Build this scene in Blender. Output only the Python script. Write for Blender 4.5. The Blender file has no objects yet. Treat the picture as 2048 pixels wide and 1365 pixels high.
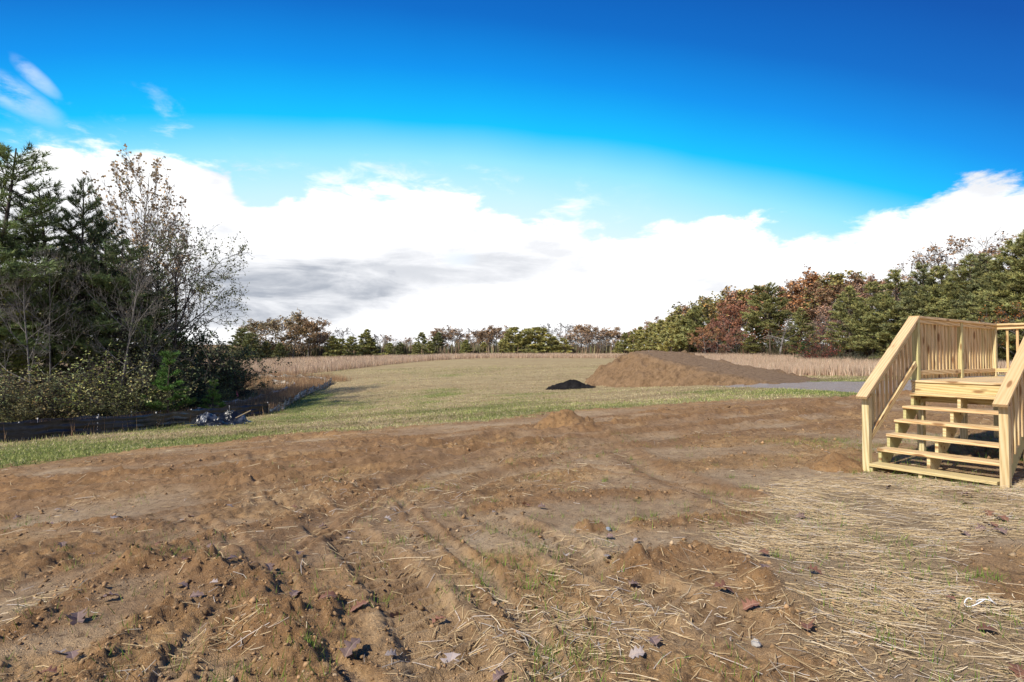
import bpy, math, random
import numpy as np
from mathutils import Vector, Matrix

R = math.radians
scene = bpy.context.scene
col = scene.collection

# ------------------------------------------------------------------ camera
F = 1138.0                       # focal length in photo pixels (20 mm on 36 mm)
EYE = Vector((0.0, 0.0, 1.533))
cam_d = bpy.data.cameras.new('camera'); cam = bpy.data.objects.new('camera', cam_d)
col.objects.link(cam); scene.camera = cam
cam_d.lens = 20.0; cam_d.sensor_width = 36.0; cam_d.clip_start = 0.05; cam_d.clip_end = 8000
CM = Matrix.Rotation(R(90 + 1.557), 4, 'X') @ Matrix.Rotation(R(0.206), 4, 'Z')
cam.matrix_world = Matrix.Translation(EYE) @ CM

# ------------------------------------------------------------------ sun, sky, exposure
SUN_EL = R(42.0)
SUN_H = Vector((-0.74, -0.67)).normalized()
SUN_V = Vector((SUN_H.x * math.cos(SUN_EL), SUN_H.y * math.cos(SUN_EL), math.sin(SUN_EL)))
sun_d = bpy.data.lights.new('sun', 'SUN'); sun_d.energy = 3.3; sun_d.angle = R(1.5)
sun_d.color = (1.0, 0.93, 0.82)
sun = bpy.data.objects.new('sun', sun_d); col.objects.link(sun)
sun.rotation_euler = SUN_V.to_track_quat('Z', 'Y').to_euler()
vs = scene.view_settings
scene.display_settings.display_device = 'sRGB'
vs.view_transform = 'Standard'; vs.look = 'None'; vs.gamma = 1.0; vs.use_curve_mapping = False
vs.exposure = 0.85

world = bpy.data.worlds.new('World'); scene.world = world; world.use_nodes = True
wn = world.node_tree; wn.nodes.clear()

class NB:
    """small helper to write node graphs as expressions"""
    def __init__(self, tree): self.t = tree
    def node(self, typ, **kw):
        n = self.t.nodes.new(typ)
        for k, v in kw.items(): setattr(n, k, v)
        return n
    def put(self, sock, v):
        if isinstance(v, bpy.types.NodeSocket): self.t.links.new(v, sock)
        elif v is not None: sock.default_value = v
    def math(self, op, a, b=None, c=None, clamp=False):
        n = self.node('ShaderNodeMath', operation=op, use_clamp=clamp)
        for i, v in enumerate((a, b, c)): self.put(n.inputs[i], v)
        return n.outputs[0]
    def vmath(self, op, a, b=None, out=0):
        n = self.node('ShaderNodeVectorMath', operation=op)
        self.put(n.inputs[0], a)
        if b is not None: self.put(n.inputs[1], b)
        return n.outputs[out]
    def smooth(self, x, a, b, lo=0.0, hi=1.0):
        n = self.node('ShaderNodeMapRange', interpolation_type='SMOOTHSTEP')
        for i, v in enumerate((x, a, b, lo, hi)): self.put(n.inputs[i], v)
        return n.outputs[0]
    def lin(self, x, a, b, lo=0.0, hi=1.0):
        n = self.node('ShaderNodeMapRange')
        for i, v in enumerate((x, a, b, lo, hi)): self.put(n.inputs[i], v)
        return n.outputs[0]
    def mix(self, f, a, b, blend='MIX'):
        n = self.node('ShaderNodeMix', data_type='RGBA', blend_type=blend)
        self.put(n.inputs[0], f); self.put(n.inputs[6], a); self.put(n.inputs[7], b)
        return n.outputs[2]
    def ramp(self, x, stops, interp='LINEAR'):
        n = self.node('ShaderNodeValToRGB'); cr = n.color_ramp; cr.interpolation = interp
        while len(cr.elements) < len(stops): cr.elements.new(0.5)
        for e, (p, c) in zip(cr.elements, stops):
            e.position = p; e.color = (*c, 1.0)
        self.put(n.inputs[0], x)
        return n.outputs[0]
    def noise(self, vec, scale, detail=4.0, rough=0.55, dist=0.0, out=0):
        n = self.node('ShaderNodeTexNoise')
        self.put(n.inputs['Vector'], vec)
        n.inputs['Scale'].default_value = scale; n.inputs['Detail'].default_value = detail
        n.inputs['Roughness'].default_value = rough; n.inputs['Distortion'].default_value = dist
        return n.outputs[out]
    def mapping(self, vec, scale=(1, 1, 1), loc=(0, 0, 0), rot=(0, 0, 0)):
        n = self.node('ShaderNodeMapping'); self.put(n.inputs[0], vec)
        n.inputs[1].default_value = loc; n.inputs[2].default_value = rot; n.inputs[3].default_value = scale
        return n.outputs[0]
    def fcurve(self, x, pts):
        n = self.node('ShaderNodeFloatCurve'); c = n.mapping.curves[0]
        c.points[0].location = pts[0]; c.points[1].location = pts[-1]
        for p in pts[1:-1]: c.points.new(*p)
        for p in c.points: p.handle_type = 'AUTO_CLAMPED'
        n.mapping.update()
        self.put(n.inputs[1], x)
        return n.outputs[0]

def build_sky():
    b = NB(wn)
    d = b.node('ShaderNodeTexCoord').outputs['Generated']
    s = b.node('ShaderNodeSeparateXYZ'); b.put(s.inputs[0], d)
    x, y, z = s.outputs
    az = b.math('MULTIPLY', b.math('ARCTAN2', x, y), 57.29578)
    el = b.math('MULTIPLY', b.math('ARCSINE', z), 57.29578)
    sky = b.node('ShaderNodeTexSky', sky_type='NISHITA', sun_disc=False)
    sky.sun_elevation = SUN_EL
    sky.sun_rotation = math.atan2(SUN_H.x, SUN_H.y)
    sky.air_density = 1.0; sky.dust_density = 0.6; sky.ozone_density = 2.5
    # clear air: deep blue overhead, a pale thin veil low down
    daz = b.math('MINIMUM', b.math('ABSOLUTE', b.math('ADD', az, 9.0)), 55.0)
    E = b.math('ADD', el, b.math('MULTIPLY', b.math('MULTIPLY', daz, daz), 0.0047))
    wob = b.noise(d, 3.0, 3.0)
    E = b.math('ADD', E, b.math('MULTIPLY', b.math('SUBTRACT', wob, 0.5), 1.2))
    k = 1 / 90.0
    grad = b.ramp(b.math('MULTIPLY', E, k), [
        (0.0, (6.9, 7.2, 7.6)), (11 * k, (6.3, 7.0, 7.7)), (16.0 * k, (4.2, 6.5, 7.8)),
        (19.3 * k, (2.3, 5.8, 7.9)), (22.4 * k, (0.02, 4.0, 7.6)), (27 * k, (0.0, 2.15, 6.3)),
        (31.5 * k, (0.0, 1.10, 4.3)), (37 * k, (0.0, 0.64, 3.1)), (50 * k, (0.0, 0.45, 2.3)), (1.0, (0.0, 0.4, 2.0))])
    air = b.mix(0.05, grad, sky.outputs[0])
    # cloud bank along the horizon
    top = b.fcurve(b.lin(az, -60, 60), [
        (0.0, .40), ((60 - 42) / 120, .415), ((60 - 33) / 120, .475), ((60 - 28.7) / 120, .48), ((60 - 25) / 120, .42), ((60 - 20) / 120, .41),
        ((60 - 13) / 120, .44), ((60 - 6) / 120, .44), ((60 + 4) / 120, .385), ((60 + 11) / 120, .355),
        ((60 + 22) / 120, .36), ((60 + 28) / 120, .335), ((60 + 35) / 120, .34), ((60 + 42) / 120, .37), (1.0, .37)])
    top = b.math('SUBTRACT', b.math('MULTIPLY', top, 40.0), 1.6)
    dv = b.mapping(d, scale=(1, 1, 2.1))
    n1 = b.noise(dv, 5.5, 9.0, 0.58, 0.25)
    n2 = b.noise(b.mapping(d, scale=(1, 1, 2.6), loc=(3.1, 1.7, 0.4)), 13.0, 7.0, 0.6, 0.4)
    bump = b.math('ADD', b.math('MULTIPLY', b.math('SUBTRACT', n1, 0.5), 9.0), b.math('MULTIPLY', b.math('SUBTRACT', n2, 0.5), 5.0))
    h = b.math('SUBTRACT', b.math('ADD', top, bump), el)
    mask = b.smooth(h, -0.35, 1.0)
    thin = b.smooth(h, -3.2, 1.5, 0.0, 0.9)
    mask = b.math('MAXIMUM', mask, b.math('MULTIPLY', b.math('MULTIPLY', thin, b.smooth(az, 16, 4)), b.smooth(b.math('ADD', n2, b.math('MULTIPLY', n1, 0.5)), 0.70, 0.92)))
    # two wisps above the bank on the left
    def blob(a0, e0, wa, we, rot=0.0):
        da = b.math('SUBTRACT', az, a0); de = b.math('SUBTRACT', el, e0)
        if rot: de = b.math('SUBTRACT', de, b.math('MULTIPLY', da, rot))
        q = b.math('ADD', b.math('POWER', b.math('ABSOLUTE', b.math('DIVIDE', da, wa)), 2.0), b.math('POWER', b.math('ABSOLUTE', b.math('DIVIDE', de, we)), 2.0))
        q = b.math('ADD', q, b.math('MULTIPLY', b.math('SUBTRACT', n1, 0.5), 1.7))
        return b.smooth(b.math('ADD', q, b.math('MULTIPLY', b.math('SUBTRACT', n2, 0.5), 1.3)), 1.35, 0.0)
    wisp = b.math('MULTIPLY', b.math('MAXIMUM', blob(-41.5, 19.0, 3.0, 1.3, -0.35), blob(-40.3, 20.6, 1.6, 0.8, -0.6)), 0.40)
    wisp = b.math('MULTIPLY', wisp, b.smooth(n2, 0.36, 0.62))
    mask = b.math('MAXIMUM', mask, wisp)
    # blue holes low in the bank
    hole = b.math('MULTIPLY', b.math('MAXIMUM', blob(13.0, 8.3, 2.7, 0.8), blob(-5.4, 9.7, 2.0, 0.9)), 0.55)
    mask = b.math('MULTIPLY', mask, b.math('SUBTRACT', 1.0, hole))
    # grey undersides of the thick part of the bank
    g = b.math('MAXIMUM', b.math('MULTIPLY', blob(-21.5, 6.2, 13.5, 3.8, 0.12), 0.88), b.math('MULTIPLY', blob(-8.5, 8.8, 17.0, 2.2, 0.05), 0.55))
    g = b.math('MAXIMUM', g, b.math('MULTIPLY', blob(-27.5, 14.5, 3.2, 1.0, -0.2), 0.4))
    streak = b.noise(b.mapping(d, scale=(1, 1, 6.0), loc=(1.3, 4.2, 0.7)), 4.5, 7.0, 0.6, 0.5)
    g = b.math('MULTIPLY', g, b.smooth(streak, 0.30, 0.60, 0.35, 1.0))
    n3 = b.noise(b.mapping(d, scale=(1, 1, 3.2), loc=(0.3, 2.2, 5.0)), 6.0, 6.0, 0.55)
    g = b.math('MAXIMUM', g, b.math('MULTIPLY', b.smooth(n3, 0.50, 0.70), 0.36))
    ccol = b.mix(g, (8.4, 8.4, 8.5, 1), (2.25, 2.55, 3.1, 1))
    final = b.mix(mask, air, ccol)
    bg = b.node('ShaderNodeBackground'); b.put(bg.inputs[0], final); bg.inputs[1].default_value = 0.081
    out = b.node('ShaderNodeOutputWorld'); wn.links.new(bg.outputs[0], out.inputs[0])
build_sky()

# ------------------------------------------------------------------ generic helpers
def tag(o, label=None, cat=None, group=None, kind=None):
    if label: o['label'] = label
    if cat: o['category'] = cat
    if group: o['group'] = group
    if kind: o['kind'] = kind
    return o

def empty(name, loc=(0, 0, 0), rz=0.0, scale=1.0):
    o = bpy.data.objects.new(name, None); col.objects.link(o)
    o.location = loc; o.rotation_euler = (0, 0, rz); o.scale = (scale,) * 3
    o.empty_display_size = 0.3
    return o

def mesh_np(name, verts, faces, mats=(), colors=None, smooth=False):
    """faces: (n,3) or (n,4) int array, or list of such arrays"""
    if not isinstance(faces, list): faces = [faces]
    faces = [np.asarray(f, dtype=np.int32) for f in faces if len(f)]
    verts = np.asarray(verts, dtype=np.float32)
    me = bpy.data.meshes.new(name)
    me.vertices.add(len(verts)); me.vertices.foreach_set('co', verts.ravel())
    loops = np.concatenate([f.ravel() for f in faces])
    tot = np.concatenate([np.full(len(f), f.shape[1], dtype=np.int32) for f in faces])
    start = np.concatenate([[0], np.cumsum(tot)[:-1]]).astype(np.int32)
    me.loops.add(len(loops)); me.loops.foreach_set('vertex_index', loops)
    me.polygons.add(len(tot)); me.polygons.foreach_set('loop_start', start); me.polygons.foreach_set('loop_total', tot)
    if smooth: me.polygons.foreach_set('use_smooth', np.ones(len(tot), dtype=bool))
    if colors is not None:
        a = me.color_attributes.new('Col', 'FLOAT_COLOR', 'POINT')
        c = np.ones((len(verts), 4), dtype=np.float32); c[:, :colors.shape[1]] = colors
        a.data.foreach_set('color', c.ravel())
    for m in mats: me.materials.append(m)
    me.update(calc_edges=True)
    return me

def link(name, me, parent=None):
    o = bpy.data.objects.new(name, me); col.objects.link(o)
    if parent is not None: o.parent = parent
    return o

def copy_tree(o, parent=None):
    c = o.copy(); col.objects.link(c); c.parent = parent
    for ch in list(o.children): copy_tree(ch, c)
    return c

# numpy noise ------------------------------------------------------
def _hash(ix, iy, seed):
    h = (ix.astype(np.int64) * 374761393 + iy.astype(np.int64) * 668265263 + seed * 1442695041) & 0xffffffff
    h = ((h ^ (h >> 13)) * 1274126177) & 0xffffffff
    h = ((h ^ (h >> 16)) * 2246822519) & 0xffffffff
    return ((h ^ (h >> 15)) & 0xffffff) / float(0xffffff)

def vnoise(x, y, seed=0):
    x = np.asarray(x, float); y = np.asarray(y, float)
    ix = np.floor(x); iy = np.floor(y); fx = x - ix; fy = y - iy
    ix = ix.astype(np.int64); iy = iy.astype(np.int64)
    fx = fx * fx * fx * (fx * (fx * 6 - 15) + 10); fy = fy * fy * fy * (fy * (fy * 6 - 15) + 10)
    a = _hash(ix, iy, seed); b = _hash(ix + 1, iy, seed); c = _hash(ix, iy + 1, seed); d = _hash(ix + 1, iy + 1, seed)
    return (a * (1 - fx) + b * fx) * (1 - fy) + (c * (1 - fx) + d * fx) * fy

def fbm(x, y, scale, octv=4, seed=0, gain=0.5):
    s = 0.0; a = 1.0; t = 0.0
    ca, sa = math.cos(0.6), math.sin(0.6)
    x = np.asarray(x, float) * scale; y = np.asarray(y, float) * scale
    for o in range(octv):
        s = s + a * vnoise(x, y, seed + o * 17); t += a; a *= gain
        x, y = (ca * x - sa * y) * 2.03 + 11.3, (sa * x + ca * y) * 2.03 + 5.1
    return s / t

def sstep(x, a, b):
    t = np.clip((x - a) / (b - a), 0, 1); return t * t * (3 - 2 * t)

def polydist(x, y, pts):
    """distance to a polyline and arc length at the nearest point, plus side (+ left of travel)"""
    best = np.full(x.shape, 1e9); arc = np.zeros(x.shape); side = np.zeros(x.shape); s0 = 0.0
    for (ax, ay), (bx, by) in zip(pts[:-1], pts[1:]):
        dx, dy = bx - ax, by - ay; L = math.hypot(dx, dy)
        t = np.clip(((x - ax) * dx + (y - ay) * dy) / (L * L), 0, 1)
        d = np.hypot(x - ax - t * dx, y - ay - t * dy)
        m = d < best
        best = np.where(m, d, best); arc = np.where(m, s0 + t * L, arc)
        side = np.where(m, np.sign(dx * (y - ay) - dy * (x - ax)), side)
        s0 += L
    return best, arc, side

def inside(x, y, poly):
    r = np.zeros(x.shape, bool); n = len(poly)
    for i in range(n):
        (ax, ay), (bx, by) = poly[i], poly[(i + 1) % n]
        if ay == by: continue
        c = ((ay > y) != (by > y)) & (x < (bx - ax) * (y - ay) / (by - ay) + ax)
        r ^= c
    return r

def sdpoly(x, y, poly):
    d, _, _ = polydist(x, y, list(poly) + [poly[0]])
    return np.where(inside(x, y, poly), d, -d)

# ------------------------------------------------------------------ terrain
def ray(px, py):
    v = Vector(((px - 1024) / F, -(py - 682.5) / F, -1.0))
    return (CM.to_3x3() @ v)
def at(px, py, Y):
    d = ray(px, py); t = Y / d.y
    return EYE + d * t

CTRL = [(0, 885, 26), (270, 855, 33), (540, 828, 41), (660, 770, 62), (475, 757, 70), (0, 937, 14.6), (500, 880, 19.1),
        (1000, 836, 22.5), (1700, 796, 24), (1140, 778, 48), (1300, 766, 50), (1600, 778, 30), (1730, 753, 42),
        (950, 717, 112), (1230, 717, 108), (700, 733, 90), (820, 775, 55), (1900, 741, 50), (1500, 720, 80), (500, 722, 150),
        (900, 716, 190), (1250, 715, 160)]
_c = [tuple(at(*c)) for c in CTRL]
_c += [(0, 0, 0), (0, 2.5, -.02), (-2.5, 3, -.14), (2.5, 3, 0.0), (-6, 6, -.52), (0, 8, -.22), (4.9, 7.8, 0), (6.1, 6.8, 0), (7.5, 10, .02),
       (6, 2, .05), (-4, -6, -.1), (6, -8, .1), (0, -30, .2), (-30, -10, -1.6), (30, 5, .6), (40, 30, .8), (-35, 25, -3.0), (-45, 45, -3.0), (-60, 80, -1.0),
       (70, 70, 2.0), (120, 150, 3), (-120, 150, 0), (0, 300, 1.0), (250, 300, 4), (-250, 300, 1), (300, 0, 2), (-300, 0, -3), (0, -300, 1)]
_c = np.array(_c)
def _tps(r2): return 0.5 * r2 * np.log(r2 + 1e-9)
def _solve():
    n = len(_c); d2 = ((_c[:, None, :2] - _c[None, :, :2]) ** 2).sum(-1)
    A = np.zeros((n + 3, n + 3)); A[:n, :n] = _tps(d2) + np.eye(n) * 8.0
    P = np.c_[np.ones(n), _c[:, :2]]; A[:n, n:] = P; A[n:, :n] = P.T
    return np.linalg.solve(A, np.r_[_c[:, 2], 0, 0, 0])
_w = _solve()
def base_z(x, y):
    x = np.asarray(x, float); y = np.asarray(y, float)
    rr = np.hypot(x, y); k = np.where(rr > 330, 330 / np.maximum(rr, 1e-6), 1.0)
    x = x * k; y = y * k
    z = _w[-3] + _w[-2] * x + _w[-1] * y
    for (cx, cy, _), w in zip(_c, _w[:-3]): z = z + w * _tps((x - cx) ** 2 + (y - cy) ** 2)
    return z
def hit(px, py):
    """where a line of sight meets the smooth terrain"""
    d = ray(px, py); t = 0.8; last = t
    for _ in range(900):
        p = EYE + d * t
        if p.z < float(base_z(p.x, p.y)): break
        last = t; t *= 1.012
    lo, hi = last, t
    for _ in range(24):
        m = (lo + hi) / 2; p = EYE + d * m
        if p.z < float(base_z(p.x, p.y)): hi = m
        else: lo = m
    p = EYE + d * hi
    return (p.x, p.y)
def hits(pts): return [hit(*p) for p in pts]

# zones -----------------------------------------------------------
SOIL = [(-60, -12), (-26, 8)] + hits([(0, 937), (150, 917), (300, 897), (480, 880), (600, 868), (760, 858), (880, 847), (1000, 838),
        (1100, 826), (1300, 812), (1450, 802), (1600, 797), (1725, 792)]) + [(22, 26), (40, 22), (40, -40), (-60, -40)]
STRAW = hits([(1545, 1000), (1760, 952), (1860, 958)]) + [(6.6, 7.0), (9, 6.5), (8, 1.0), (1.9, 1.0)] + hits([(1740, 1365), (1640, 1290), (1565, 1225), (1490, 1150), (1480, 1080)])
BALD = hits([(1900, 1090), (2048, 1080)]) + [(6.0, 4.2), (5.4, 3.0)] + hits([(2030, 1215), (1950, 1180)])
GRAVEL = hits([(1400, 771), (1500, 766), (1640, 764), (1730, 764)]) + [(32, 36), (32, 28)] + hits([(1740, 790), (1640, 781), (1500, 776)])
RUTS = [  # (polyline, half width, depth)
    (hits([(-150, 985), (250, 962), (520, 935), (800, 905), (1000, 873), (1150, 860), (1350, 840), (1560, 818), (1760, 795), (2000, 778)]), 0.30, 0.19),
    (hits([(-100, 1015), (250, 985), (520, 958), (750, 930), (950, 906), (1150, 885), (1350, 862), (1560, 838), (1760, 815), (2050, 790)]), 0.28, 0.18),
    (hits([(300, 925), (600, 897), (900, 870), (1050, 855), (1250, 832), (1500, 810), (1760, 786)]), 0.22, 0.11),
    (hits([(900, 985), (1020, 945), (1160, 910), (1400, 880), (1700, 845)]), 0.2, 0.05),
    (hits([(500, 1130), (700, 1010), (820, 950), (900, 920), (1040, 885)]), 0.20, 0.045),
    (hits([(1250, 905), (1330, 950), (1420, 985), (1500, 1010)]), 0.22, 0.05)]
TRACKS = [(hits([(930, 1400), (880, 1280), (800, 1170), (700, 1080), (600, 1010), (520, 960)]), 0.21, 0.046, 0.15),
          (hits([(1480, 1260), (1300, 1180), (1180, 1125), (1060, 1072), (960, 1030)]), 0.19, 0.038, 0.14),
          (hits([(545, 1060), (540, 1000), (530, 940), (515, 900)]), 0.2, 0.04, 0.15),
          (hits([(420, 1320), (600, 1170), (760, 1060), (870, 980)]), 0.16, 0.016, 0.12)]
GROOVES = [  # narrow wheel lines: (polyline, half width, depth)
    (hits([(-80, 1210), (150, 1120), (350, 1060), (560, 1010), (800, 960), (1000, 920), (1250, 888)]), 0.075, 0.040),
    (hits([(-80, 1140), (150, 1075), (350, 1025), (600, 980), (850, 940), (1050, 905)]), 0.075, 0.040),
    (hits([(300, 1400), (480, 1180), (640, 1080), (760, 1000), (850, 940)]), 0.06, 0.034),
    (hits([(720, 1400), (640, 1230), (560, 1140), (470, 1080), (360, 1035)]), 0.06, 0.034),
    (hits([(-60, 1040), (200, 1000), (450, 965), (700, 925), (900, 895)]), 0.08, 0.045),
    (hits([(1120, 1365), (1010, 1200), (900, 1090), (800, 1010), (760, 960)]), 0.06, 0.024),
    (hits([(1520, 1000), (1350, 960), (1200, 935), (1000, 925)]), 0.07, 0.03)]
RIDGES = [  # (polyline, half width, height)
    (hits([(430, 1140), (520, 1185), (600, 1270), (640, 1370), (650, 1500)]), 0.16, 0.10),
    (hits([(-60, 1330), (90, 1250), (230, 1160), (330, 1105), (420, 1075), (560, 1050)]), 0.17, 0.085),
    (hits([(-60, 1080), (60, 1065), (200, 1050), (330, 1055)]), 0.2, 0.08),
    (hits([(140, 1365), (250, 1270), (330, 1230)]), 0.12, 0.07),
    (hits([(1280, 1130), (1370, 1105), (1440, 1125), (1530, 1165), (1620, 1220), (1730, 1290)]), 0.15, 0.10),
    (hits([(240, 1140), (330, 1120), (400, 1145)]), 0.16, 0.07),
    (hits([(560, 985), (640, 972), (740, 990)]), 0.2, 0.08),
    (hits([(980, 1020), (1080, 1000), (1250, 985), (1330, 990)]), 0.18, 0.05),
    (hits([(560, 880), (640, 872), (720, 868)]), 0.22, 0.16),
    (hits([(150, 955), (350, 935), (480, 915)]), 0.25, 0.08),
    (hits([(1290, 1055), (1400, 1040), (1480, 1035)]), 0.16, 0.05)]
HEAPS = [(hit(1165, 862), 0.55, 0.10),
         (hit(1180, 1062), 0.13, 0.05), (hit(1960, 985), 0.5, 0.05), (hit(520, 882), 0.4, 0.12), (hit(545, 1250), 0.34, 0.07), (hit(300, 1130), 0.3, 0.05)]

def soil_amt(x, y):
    sd = sdpoly(x, y, SOIL)
    return sstep(sd + (fbm(x, y, 0.9, 4, 5) - 0.5) * 2.6 + (fbm(x, y, 4.0, 3, 15) - 0.5) * 1.8, -0.5, 0.5)

def ground_parts(x, y):
    """height and colour masks of the yard and the field"""
    x = np.asarray(x, float); y = np.asarray(y, float)
    rr = np.hypot(x, y)
    z = base_z(x, y)
    near = rr < 75
    soil = np.zeros_like(x); pale = np.zeros_like(x); grav = np.zeros_like(x); moist_shade = np.zeros_like(x); strw = np.zeros_like(x)
    if near.any():
        X = x[near]; Y = y[near]; rN = rr[near]
        s = soil_amt(X, Y)
        dz = (fbm(X, Y, 0.35, 3, 1) - 0.5) * 0.10
        pl = sstep(fbm(X * 0.8 + Y * 0.3, Y, 0.55, 4, 9), 0.42, 0.60)
        mo = sstep(fbm(X, Y, 0.7, 3, 77), 0.42, 0.62) * 0.55
        rough = np.ones_like(X); band = np.zeros_like(X); packed = np.zeros_like(X)
        for pts, hw, dep in RUTS:
            jx = (fbm(X, Y, 0.9, 2, 31) - 0.5) * 0.3
            d, a, sd = polydist(X + jx * 0.5, Y + jx, pts)
            dz -= dep * np.exp(-(d / hw) ** 2 * 1.4) * (0.65 + 0.7 * vnoise(a * 0.7, d * 0, 3))
            dz += 0.62 * dep * np.exp(-((d - hw * 1.75) / (hw * 0.62)) ** 2) * (0.35 + 1.2 * fbm(X, Y, 2.2, 3, 14))
            q = np.exp(-(d / hw) ** 2); pl = np.maximum(pl, 0.55 * q); rough -= 0.6 * q
            mo += 0.75 * np.exp(-((d - hw * 1.2) / (hw * 0.7)) ** 2)  # inner rut edges darkened: their shade is put into the damp soil tone
            band = np.maximum(band, np.exp(-(d / 1.6) ** 2) * min(1.0, dep / 0.10))
        for pts, hw, dep, pitch in TRACKS:
            d, a, sd = polydist(X, Y, pts)
            w = sstep(hw - d, -0.04, 0.05)
            keep = sstep(fbm(X, Y, 1.1, 2, 61), 0.30, 0.48)
            ph = (a + 0.35 * sd * d + 0.06 * (fbm(X, Y, 3.0, 2, 62) - 0.5)) / pitch
            cle = sstep(np.abs((ph % 1.0) - 0.5), 0.16, 0.32)
            dz -= w * keep * dep * (0.25 + 0.95 * cle)
            dz += keep * 0.55 * dep * np.exp(-((d - hw - 0.07) / 0.06) ** 2) * (0.4 + 1.2 * fbm(X, Y, 5, 2, 15))
            rough -= 0.75 * w * keep
            packed = np.maximum(packed, 0.45 * sstep(hw * 2.3 - d, 0, hw) * (0.4 + 0.6 * keep))
        loose = np.zeros_like(X)
        for i, (pts, hw, dep) in enumerate(GROOVES):
            jx = (fbm(X, Y, 1.2, 2, 131 + i) - 0.5) * 0.16
            d, a, sd = polydist(X + jx, Y + jx, pts)
            lug = 0.75 + 0.5 * sstep(np.abs(((a + 0.5 * sd * d) / 0.11) % 1.0 - 0.5), 0.15, 0.3)
            wgt = 0.35 + 0.9 * fbm(X, Y, 0.8, 2, 141 + i)
            dz -= 0.72 * dep * wgt * lug * sstep(d, hw * 1.25, hw * 0.8)
            e_ = np.exp(-((d - hw * 1.9) / (hw * 0.6)) ** 2) * wgt
            dz += 0.55 * dep * e_ * (0.3 + 1.4 * fbm(X, Y, 6.0, 3, 151 + i)); loose = np.maximum(loose, 0.55 * e_)
            packed = np.maximum(packed, 0.6 * sstep(d, hw * 1.3, hw * 0.6) * wgt); rough -= 0.6 * sstep(d, hw * 1.4, hw)
        for i, (pts, hw, hgt) in enumerate(RIDGES):
            jx = (fbm(X, Y, 2.0, 3, 40 + i) - 0.5) * 0.34
            d, a, sd = polydist(X + jx, Y + jx * 0.6, pts)
            q = np.exp(-(d / hw) ** 2) ; q2 = sstep(d, hw * 1.5, hw * 0.35)
            dz += 0.56 * hgt * (0.7 * q + 0.3 * q2) * (0.35 + 1.3 * fbm(X, Y, 2.0, 4, 22))
            loose = np.maximum(loose, q)
        for (cx, cy), r0, hgt in HEAPS:
            d = np.hypot(X - cx, Y - cy) * (0.8 + 0.45 * fbm(X, Y, 2.2, 3, 51))
            q = np.clip(1 - d / (r0 * 1.25), 0, 1)
            dz += hgt * q ** 1.15 * 1.1; loose = np.maximum(loose, sstep(q, 0.0, 0.3))
        pl = pl * (1 - 0.9 * loose) * (1 - 0.25 * band); mo = mo + 0.30 * band + 0.85 * loose * (0.5 + fbm(X, Y, 3.0, 3, 78)); pl = np.maximum(pl, packed * (1 - loose)); pl = pl * sstep(sdpoly(X, Y, SOIL), 0.2, 3.0); rough = np.clip(rough, 0.2, 1) * 1.05 + 0.35 * loose + 0.5 * band + 0.5 * sstep(rN, 8, 14)
        # crumbs and clods
        cl = fbm(X, Y, 5.0, 3, 71); cl2 = fbm(X, Y, 14.0, 3, 72); cl3 = fbm(X, Y, 36.0, 2, 73)
        rough_k = rough * (1 - 0.72 * pl)
        dz += rough_k * (0.060 * np.maximum(cl - 0.47, 0) + 0.022 * (cl2 - 0.5) + 0.030 * np.maximum(cl2 - 0.56, 0) * 2)
        bl = np.abs(2 * vnoise(X * 7 + 3, Y * 7, 171) - 1) * 0.6 + np.abs(2 * vnoise(X * 15.3, Y * 15.3 + 2, 172) - 1) * 0.4
        dz += rough_k * 0.030 * (bl - 0.4) * (0.4 + 1.2 * sstep(cl, 0.4, 0.62))
        dz += (0.35 + rough_k) * 0.020 * (cl3 - 0.5) * sstep(rN, 20, 8)
        st = sstep(sdpoly(X, Y, STRAW) + (fbm(X, Y, 1.4, 3, 6) - 0.5) * 0.9, -0.25, 0.25)
        bald = sstep(sdpoly(X, Y, BALD) + (fbm(X, Y, 2.5, 3, 8) - 0.5) * 0.3, -0.1, 0.1)
        st = st * (1 - bald)
        gz = (fbm(X, Y, 0.9, 4, 2) - 0.5) * 0.13 + (fbm(X, Y, 3.2, 2, 12) - 0.5) * 0.05
        k = sstep(rN, 0.9, 1.6)
        pad = sstep(np.hypot(X - 5.6, Y - 7.6), 0.5, 2.2)        # level around the foot of the stairs
        z[near] += (dz * s * (0.35 + 0.65 * pad) * (1 - 0.45 * st) + gz * (1 - s)) * k
        gv = sstep(sdpoly(X, Y, GRAVEL) + (fbm(X, Y, 0.8, 3, 33) - 0.5) * 1.6, -0.4, 0.4)
        soil[near] = s; pale[near] = np.clip(pl, 0, 1); grav[near] = gv; moist_shade[near] = np.clip(mo, 0, 1); strw[near] = st
    return z, soil, pale, grav, moist_shade, strw
def gz_at(x, y):
    return float(ground_parts(np.array([x]), np.array([y]))[0][0])

# ------------------------------------------------------------------ materials
def new_mat(name):
    m = bpy.data.materials.new(name); m.use_nodes = True
    m.node_tree.nodes.clear()
    return m, NB(m.node_tree)

def finish(b, m, colr, rough=0.9, bump=None, bstr=0.3, bdist=0.01, spec=0.3, metallic=0.0, alpha=None, sheen=0.0):
    p = b.node('ShaderNodeBsdfPrincipled')
    b.put(p.inputs['Base Color'], colr); b.put(p.inputs['Roughness'], rough)
    p.inputs['Specular IOR Level'].default_value = spec; p.inputs['Metallic'].default_value = metallic
    if bump is not None:
        n = b.node('ShaderNodeBump'); n.inputs['Strength'].default_value = bstr; n.inputs['Distance'].default_value = bdist
        b.put(n.inputs['Height'], bump); b.put(p.inputs['Normal'], n.outputs[0])
    o = b.node('ShaderNodeOutputMaterial'); b.t.links.new(p.outputs[0], o.inputs[0])
    return m

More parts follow.
